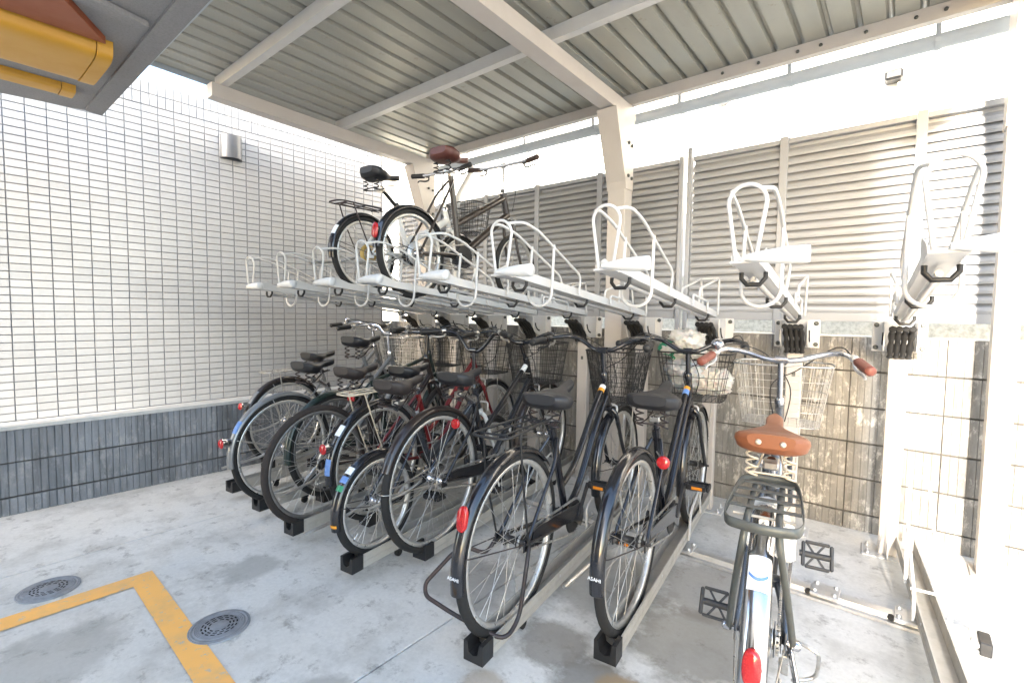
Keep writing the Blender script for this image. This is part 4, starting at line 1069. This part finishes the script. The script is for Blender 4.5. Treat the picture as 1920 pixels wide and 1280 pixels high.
low('black city bicycle with brown mudguard, large wire basket and white band on its frame', -1.705, 1.438, .10, bz_, dict(R=.335, paint='black_paint', fender='brown_gloss', frame='straight', fa=(15, 160), saddle=(.20, .83), sm='vinyl_grey', bm='black_paint', bk='swept', bar=(.78, .955), stay_refl=(.07, -.07, .60), tube_stickers=((.05, .05, 'sticker_white'),),
    basket=('black_plastic', .84, 1.13, .36, .70, .95, dict(nv=11, nr=6)), guard='black_paint', stay=(175,), lamp='black_plastic', kickup=True, stickers=((150, .05, 'dark_grey_paint'),)))
h, hd_ = low('black city bicycle with oval red reflector, wire carrier and black mesh basket', -1.050, 1.115, .225, .05, dict(R=.322, wb=1.10, paint='black_paint', fender='black_paint', frame='low', sag=.05, saddle=(.30, .83), sm='vinyl_grey', stilt=-.10, sw=.215, sl=.28, bm='black_paint', bk='swept', bar=(.84, .965), lever='black_plastic', grip='black_plastic', post='black_paint',
    refl=('oval', 148), carrier=('black_plastic', -.17, .19, .15, .735), basket=('black_plastic', .94, 1.21, .32, .68, .95, dict(mesh=True, flare=.72)), stay=(168,), guard='black_paint', hm='black_plastic', cm='black_plastic', amber=True, tube_stickers=((.045, .02, 'sticker_white'), (.065, .018, 'sticker_orange')), lamp='black_plastic',
    ustand=[(-.10, .16, .30), (-.20, .24, .18), (-.22, .22, .15), (-.19, .10, .10), (-.15, -.07, .055), (-.07, -.075, .09)], ca=R(238)))
i_, id_ = low('black city bicycle with carrier bags in its basket and a round red reflector', -.722, 1.395, .225, .05, dict(R=.322, wb=1.10, paint='black_paint', fender='black_paint', frame='low', sag=.05, saddle=(.30, .83), sm='vinyl_grey', stilt=-.10, sw=.215, sl=.28, bm='black_paint', bk='swept', bar=(.84, .965), lever='black_plastic', grip='black_plastic', post='black_paint',
    stay_refl=(.10, -.085, .60), basket=('black_plastic', .90, 1.21, .38, .70, .95, dict(nv=7, nr=4)), stay=(168,), guard='black_paint', hm='black_plastic', cm='black_plastic', amber=True, tube_stickers=((.05, .02, 'sticker_orange'), (.075, .03, 'sticker_blue')), lamp='black_plastic', kickup=True, ca=R(238)))
for root in (h, i_):
    a = R(178); rr = .322+.0195
    mw = Matrix.Translation((rr*math.cos(a), 0, .322+rr*math.sin(a))) @ Matrix.Rotation(R(-90), 4, 'Z') @ Matrix.Rotation(R(90), 4, 'X')
    text_mesh('ASAHI', .016, 'sticker_white', 'lettering', root, mw)
# --- the brown-saddled bicycle in the foreground, standing on the floor
j_, jd = city_bike('grey bicycle with tan sprung saddle, chrome mudguard and silver wire basket in the foreground', -.273, 1.42, 0, .152, dict(R=.33, wb=1.10, paint='grey_paint', fender='chrome', frame='low', sag=.05, bm='chrome', bk='wide', bar=(.80, 1.02), bw=.29, bell=False, grip='grip_brown',
    lever='aluminium', saddle=(.255, .845), sm='leather', sw=.205, sl=.28, stilt=-.05, spring='beige_spring', rivets=True, post='chrome', refl=('oval', 160), fwd=.058, fa=(35, 192), stickers=((128, .085, 'sticker_white'),), basket=('steel_rod', .92, 1.20, .39, .72, .985, dict(nv=9, nr=4, rad=.0014)),
    ca=R(200), ptilt=R(-58), cl=.165, cm='chrome', ring=.08, guard=None, kickup=True, kick=-1, stay=(178,), lamp='chrome', standm='chrome'))
# bell on the left grip side, oval flat-band carrier, ring lock and gear parts of that bicycle
MB().lathe([(.004, -.024), (.026, -.002), (.026, .004), (.021, .016), (.010, .023), (.0, .025)], Matrix.Translation((.72, .230, 1.075)), 16).build('bell', 'chrome', j_)
cz_ = .70
ov = [(x+.03, y_, cz_) for x, y_ in [(-.225, -.045), (-.205, -.078), (-.12, -.088), (.10, -.078), (.165, -.055), (.175, 0), (.165, .055), (.10, .078), (-.12, .088), (-.205, .078), (-.225, .045), (-.232, 0)]]
ovs = []
for i in range(len(ov)):
    p0, p1, p2, p3 = [Vector(ov[(i+k) % len(ov)]) for k in (-1, 0, 1, 2)]
    for k in range(4):
        t_ = k/4; ovs.append(.5*((2*p1)+(p2-p0)*t_+(2*p0-5*p1+4*p2-p3)*t_*t_+(3*p1-p0-3*p2+p3)*t_**3))
n_ = len(ovs); V = []
ctr = Vector((0, 0, cz_))
for dz in (-.012, .012):
    for inn in (0, .0035):
        for p in ovs: V.append(p+(ctr-p).normalized()*inn+Vector((0, 0, dz)))
F = []
for i in range(n_):
    k = (i+1) % n_; F += [(i, k, 2*n_+k, 2*n_+i), (n_+i, 3*n_+i, 3*n_+k, n_+k), (2*n_+i, 2*n_+k, 3*n_+k, 3*n_+i), (i, n_+i, n_+k, k)]
ca = MB().add(V, F, True).build('carrier', 'olive_steel', j_)
for x, hw in ((-.075, .082), (-.005, .080), (.065, .076), (.135, .065)):
    MB().box(x-.010, x+.010, -hw, hw, cz_+.004, cz_+.0075, None, .001).build('slat', 'olive_steel', ca)
for sy in (-1, 1):
    MB().tube(fillet([(.15, sy*.035, cz_-.006), (-.135, sy*.035, cz_-.006), (-.165, sy*.040, cz_-.05), (-.10, sy*.060, .50), (-.02, sy*.075, .36), (0, sy*.078, .325)], .06, 5), .0085, 8).build('carrier_leg', 'olive_steel', ca)
MB().tube([(-.09, -.07, cz_-.012), (-.09, .07, cz_-.012)], .004, 6).build('cross_wire', 'beige_spring', ca)
lk = MB()
lk.tube([(.12+.0*math.cos(a), .055*math.sin(a)*1.0, .58+.085*math.cos(a)) for a in [R(-150)+R(300)*q/16 for q in range(17)]], .010, 8)
lk.box(.095, .145, -.075, -.03, .50, .60, None, .012).build('ring_lock', 'white_plastic', j_)
for k in range(6):
    MB().lathe([(.030+.0035*k-.006, -.001), (.030+.0035*k, -.001), (.030+.0035*k, .001), (.030+.0035*k-.006, .001)], Mz((0, 1, 0), (0, -.030-.004*(5-k), .33)), 22).build('sprocket', 'steel_rod' if k % 2 else 'black_plastic', j_)
dr = MB().bar((.0, -.062, .30), (.045, -.062, .22), .016, .02)
for p in ((.045, -.05, .235), (.06, -.05, .165)): dr.lathe([(.012, -.004), (.019, -.004), (.019, .004), (.012, .004)], Mz((0, 1, 0), p), 12)
dr.build('derailleur', 'steel_rod', j_)
MB().tube(fillet([(.02, -.075, .335), (.0, -.135, .33), (.06, -.14, .26), (.09, -.135, .20), (.05, -.08, .2)], .03, 4), .005, 7).build('gear_guard', 'steel_rod', j_)
MB().lathe([(.013, 0), (.013, .014), (.007, .02)], Mz((0, -1, 0), (0, -.076, .33)), 6).build('axle_nut', 'chrome', j_)
MB().lathe([(.013, 0), (.013, .014), (.007, .02)], Mz((0, 1, 0), (0, .076, .33)), 6).build('axle_nut', 'chrome', j_)

# ------------------------------------------------------------------ bags in the basket
def bag(name, label, loc, r, mat, seed):
    import bmesh
    bm = bmesh.new(); bmesh.ops.create_icosphere(bm, subdivisions=5, radius=1)
    for v in bm.verts:
        p = v.co.copy(); o_ = Vector((seed*3.1, seed*1.7, seed))
        wv = Vector((noise.noise(p*2.2+o_), noise.noise(p*2.2-o_), noise.noise(p*2.2+o_*3)))*.55
        d = .30*noise.noise(p*1.4+o_)+.20*(1-abs(noise.noise((p+wv)*2.3+o_*2)))**4+.13*(1-abs(noise.noise((p+wv)*4.6+o_)))**4+.06*(1-abs(noise.noise(p*11+o_)))**3
        q = p*(.66+d)
        v.co = Vector((q.x*r[0], q.y*r[1], q.z*r[2]))
    me = bpy.data.meshes.new(name); bm.to_mesh(me); bm.free(); me.materials.append(M[mat])
    me.polygons.foreach_set('use_smooth', [True]*len(me.polygons))
    o = link(name, me, None, loc); return tag(o, label, 'bag', 'bags in the bicycle basket')
def on_bike(root, p): return root.matrix_basis @ Vector(p)
for nm in (i_,): bpy.context.view_layer.update()
b1 = bag('plastic_bag', 'crumpled beige plastic bag with green print heaped on top in the basket', i_.matrix_world @ Vector((1.04, .06, .985)), (.13, .12, .095), 'bag_white', 1)
b2 = bag('plastic_bag', 'grey-white plastic bag stuffed down the left of the bicycle basket', i_.matrix_world @ Vector((1.04, .055, .83)), (.11, .085, .10), 'bag_grey', 2)
b3 = bag('plastic_bag', 'cream plastic bag low at the right of the bicycle basket', i_.matrix_world @ Vector((1.04, -.085, .80)), (.11, .065, .08), 'bag_white', 3)
gp = MB()
V = []
for i in range(7):
    for j in range(5):
        V.append((-.06+.02*i, -.045+.02*j))
me = bpy.data.meshes.new('print')
src = b1.data
fs = [p for p in src.polygons if p.center.x < -.03 and -.075 < p.center.y < .0 and -.075 < p.center.z < .02]
vid = {}; vv = []; ff = []
for p in fs:
    q = []
    for i in p.vertices:
        if i not in vid: vid[i] = len(vv); vv.append(src.vertices[i].co+src.vertices[i].normal*.0012)
        q.append(vid[i])
    ff.append(q)
me.from_pydata(vv, [], ff); me.materials.append(M['sticker_green']); link('print', me, b1)

# ------------------------------------------------------------------ manhole covers with rings of slots
def manhole(label, x, y, r, rot):
    t = thing('manhole_cover', label, 'manhole cover', (x, y, .0), rot, 'round slotted covers in the concrete')
    MB().lathe([(r*1.0, .0005), (r*1.0, .0075), (r*.93, .0075), (r*.925, .006), (r*.88, .006), (r*.875, .008), (0, .008)], None, 40).build('cover', 'manhole', t)
    MB().lathe([(r*1.06, .0004), (r*1.055, .006), (r*1.002, .0065), (r*1.001, .0005)], None, 40).build('frame', 'manhole', t)
    sl = MB()
    for rr, n in ((.60, 16), (.48, 13), (.36, 10)):
        for k in range(n):
            a0 = 2*math.pi*k/n; a1 = a0+2*math.pi/n*.66; P = []; w = .028
            for q in range(4): a = a0+(a1-a0)*q/3; P.append((r*(rr+w)*math.cos(a), r*(rr+w)*math.sin(a), .0085))
            for q in range(4): a = a1-(a1-a0)*q/3; P.append((r*(rr-w)*math.cos(a), r*(rr-w)*math.sin(a), .0085))
            sl.add(P, [tuple(range(8))])
    sl.build('slots', 'dark', t, kind='stuff')
    for k in range(3):
        rr = r*(.72+.055*k); MB().tube([(rr*math.cos(2*math.pi*q/36), rr*math.sin(2*math.pi*q/36), .0075) for q in range(36)], .0025, 5, True).build('ring', 'manhole', t)
manhole('grey slotted drain cover beyond the corner of the orange line, farther left', -2.765, .312, .097, .3)
manhole('grey slotted drain cover overlapping the edge of the orange line', -1.955, .679, .097, 1.1)
# spoke guard discs on the two upper bicycles, mark on the foreground sticker
MB().lathe([(.018, -.001), (.062, -.001), (.062, .001), (.018, .001)], Mz((0, 1, 0), (0, -.033, .235)), 24).build('spoke_guard', 'yellow_gold', u1)
MB().lathe([(.018, -.001), (.066, -.001), (.066, .001), (.018, .001)], Mz((0, 1, 0), (0, -.033, .25)), 24).build('spoke_guard', 'aluminium', u2)
V = []
for i in range(9):
    a = R(128+2.2*math.sin(math.pi*i/8)); tt = math.pi*(.26+.48*i/8)
    for da in (0, R(1.3)):
        rr = .33-.004+math.sin(tt)*.0226+.0014; V.append((rr*math.cos(a+da), math.cos(tt)*(.029+.001), .33+rr*math.sin(a+da)))
MB().add(V, [(2*i, 2*i+1, 2*i+3, 2*i+2) for i in range(8)], True).build('sticker_mark', 'sticker_blue', j_)
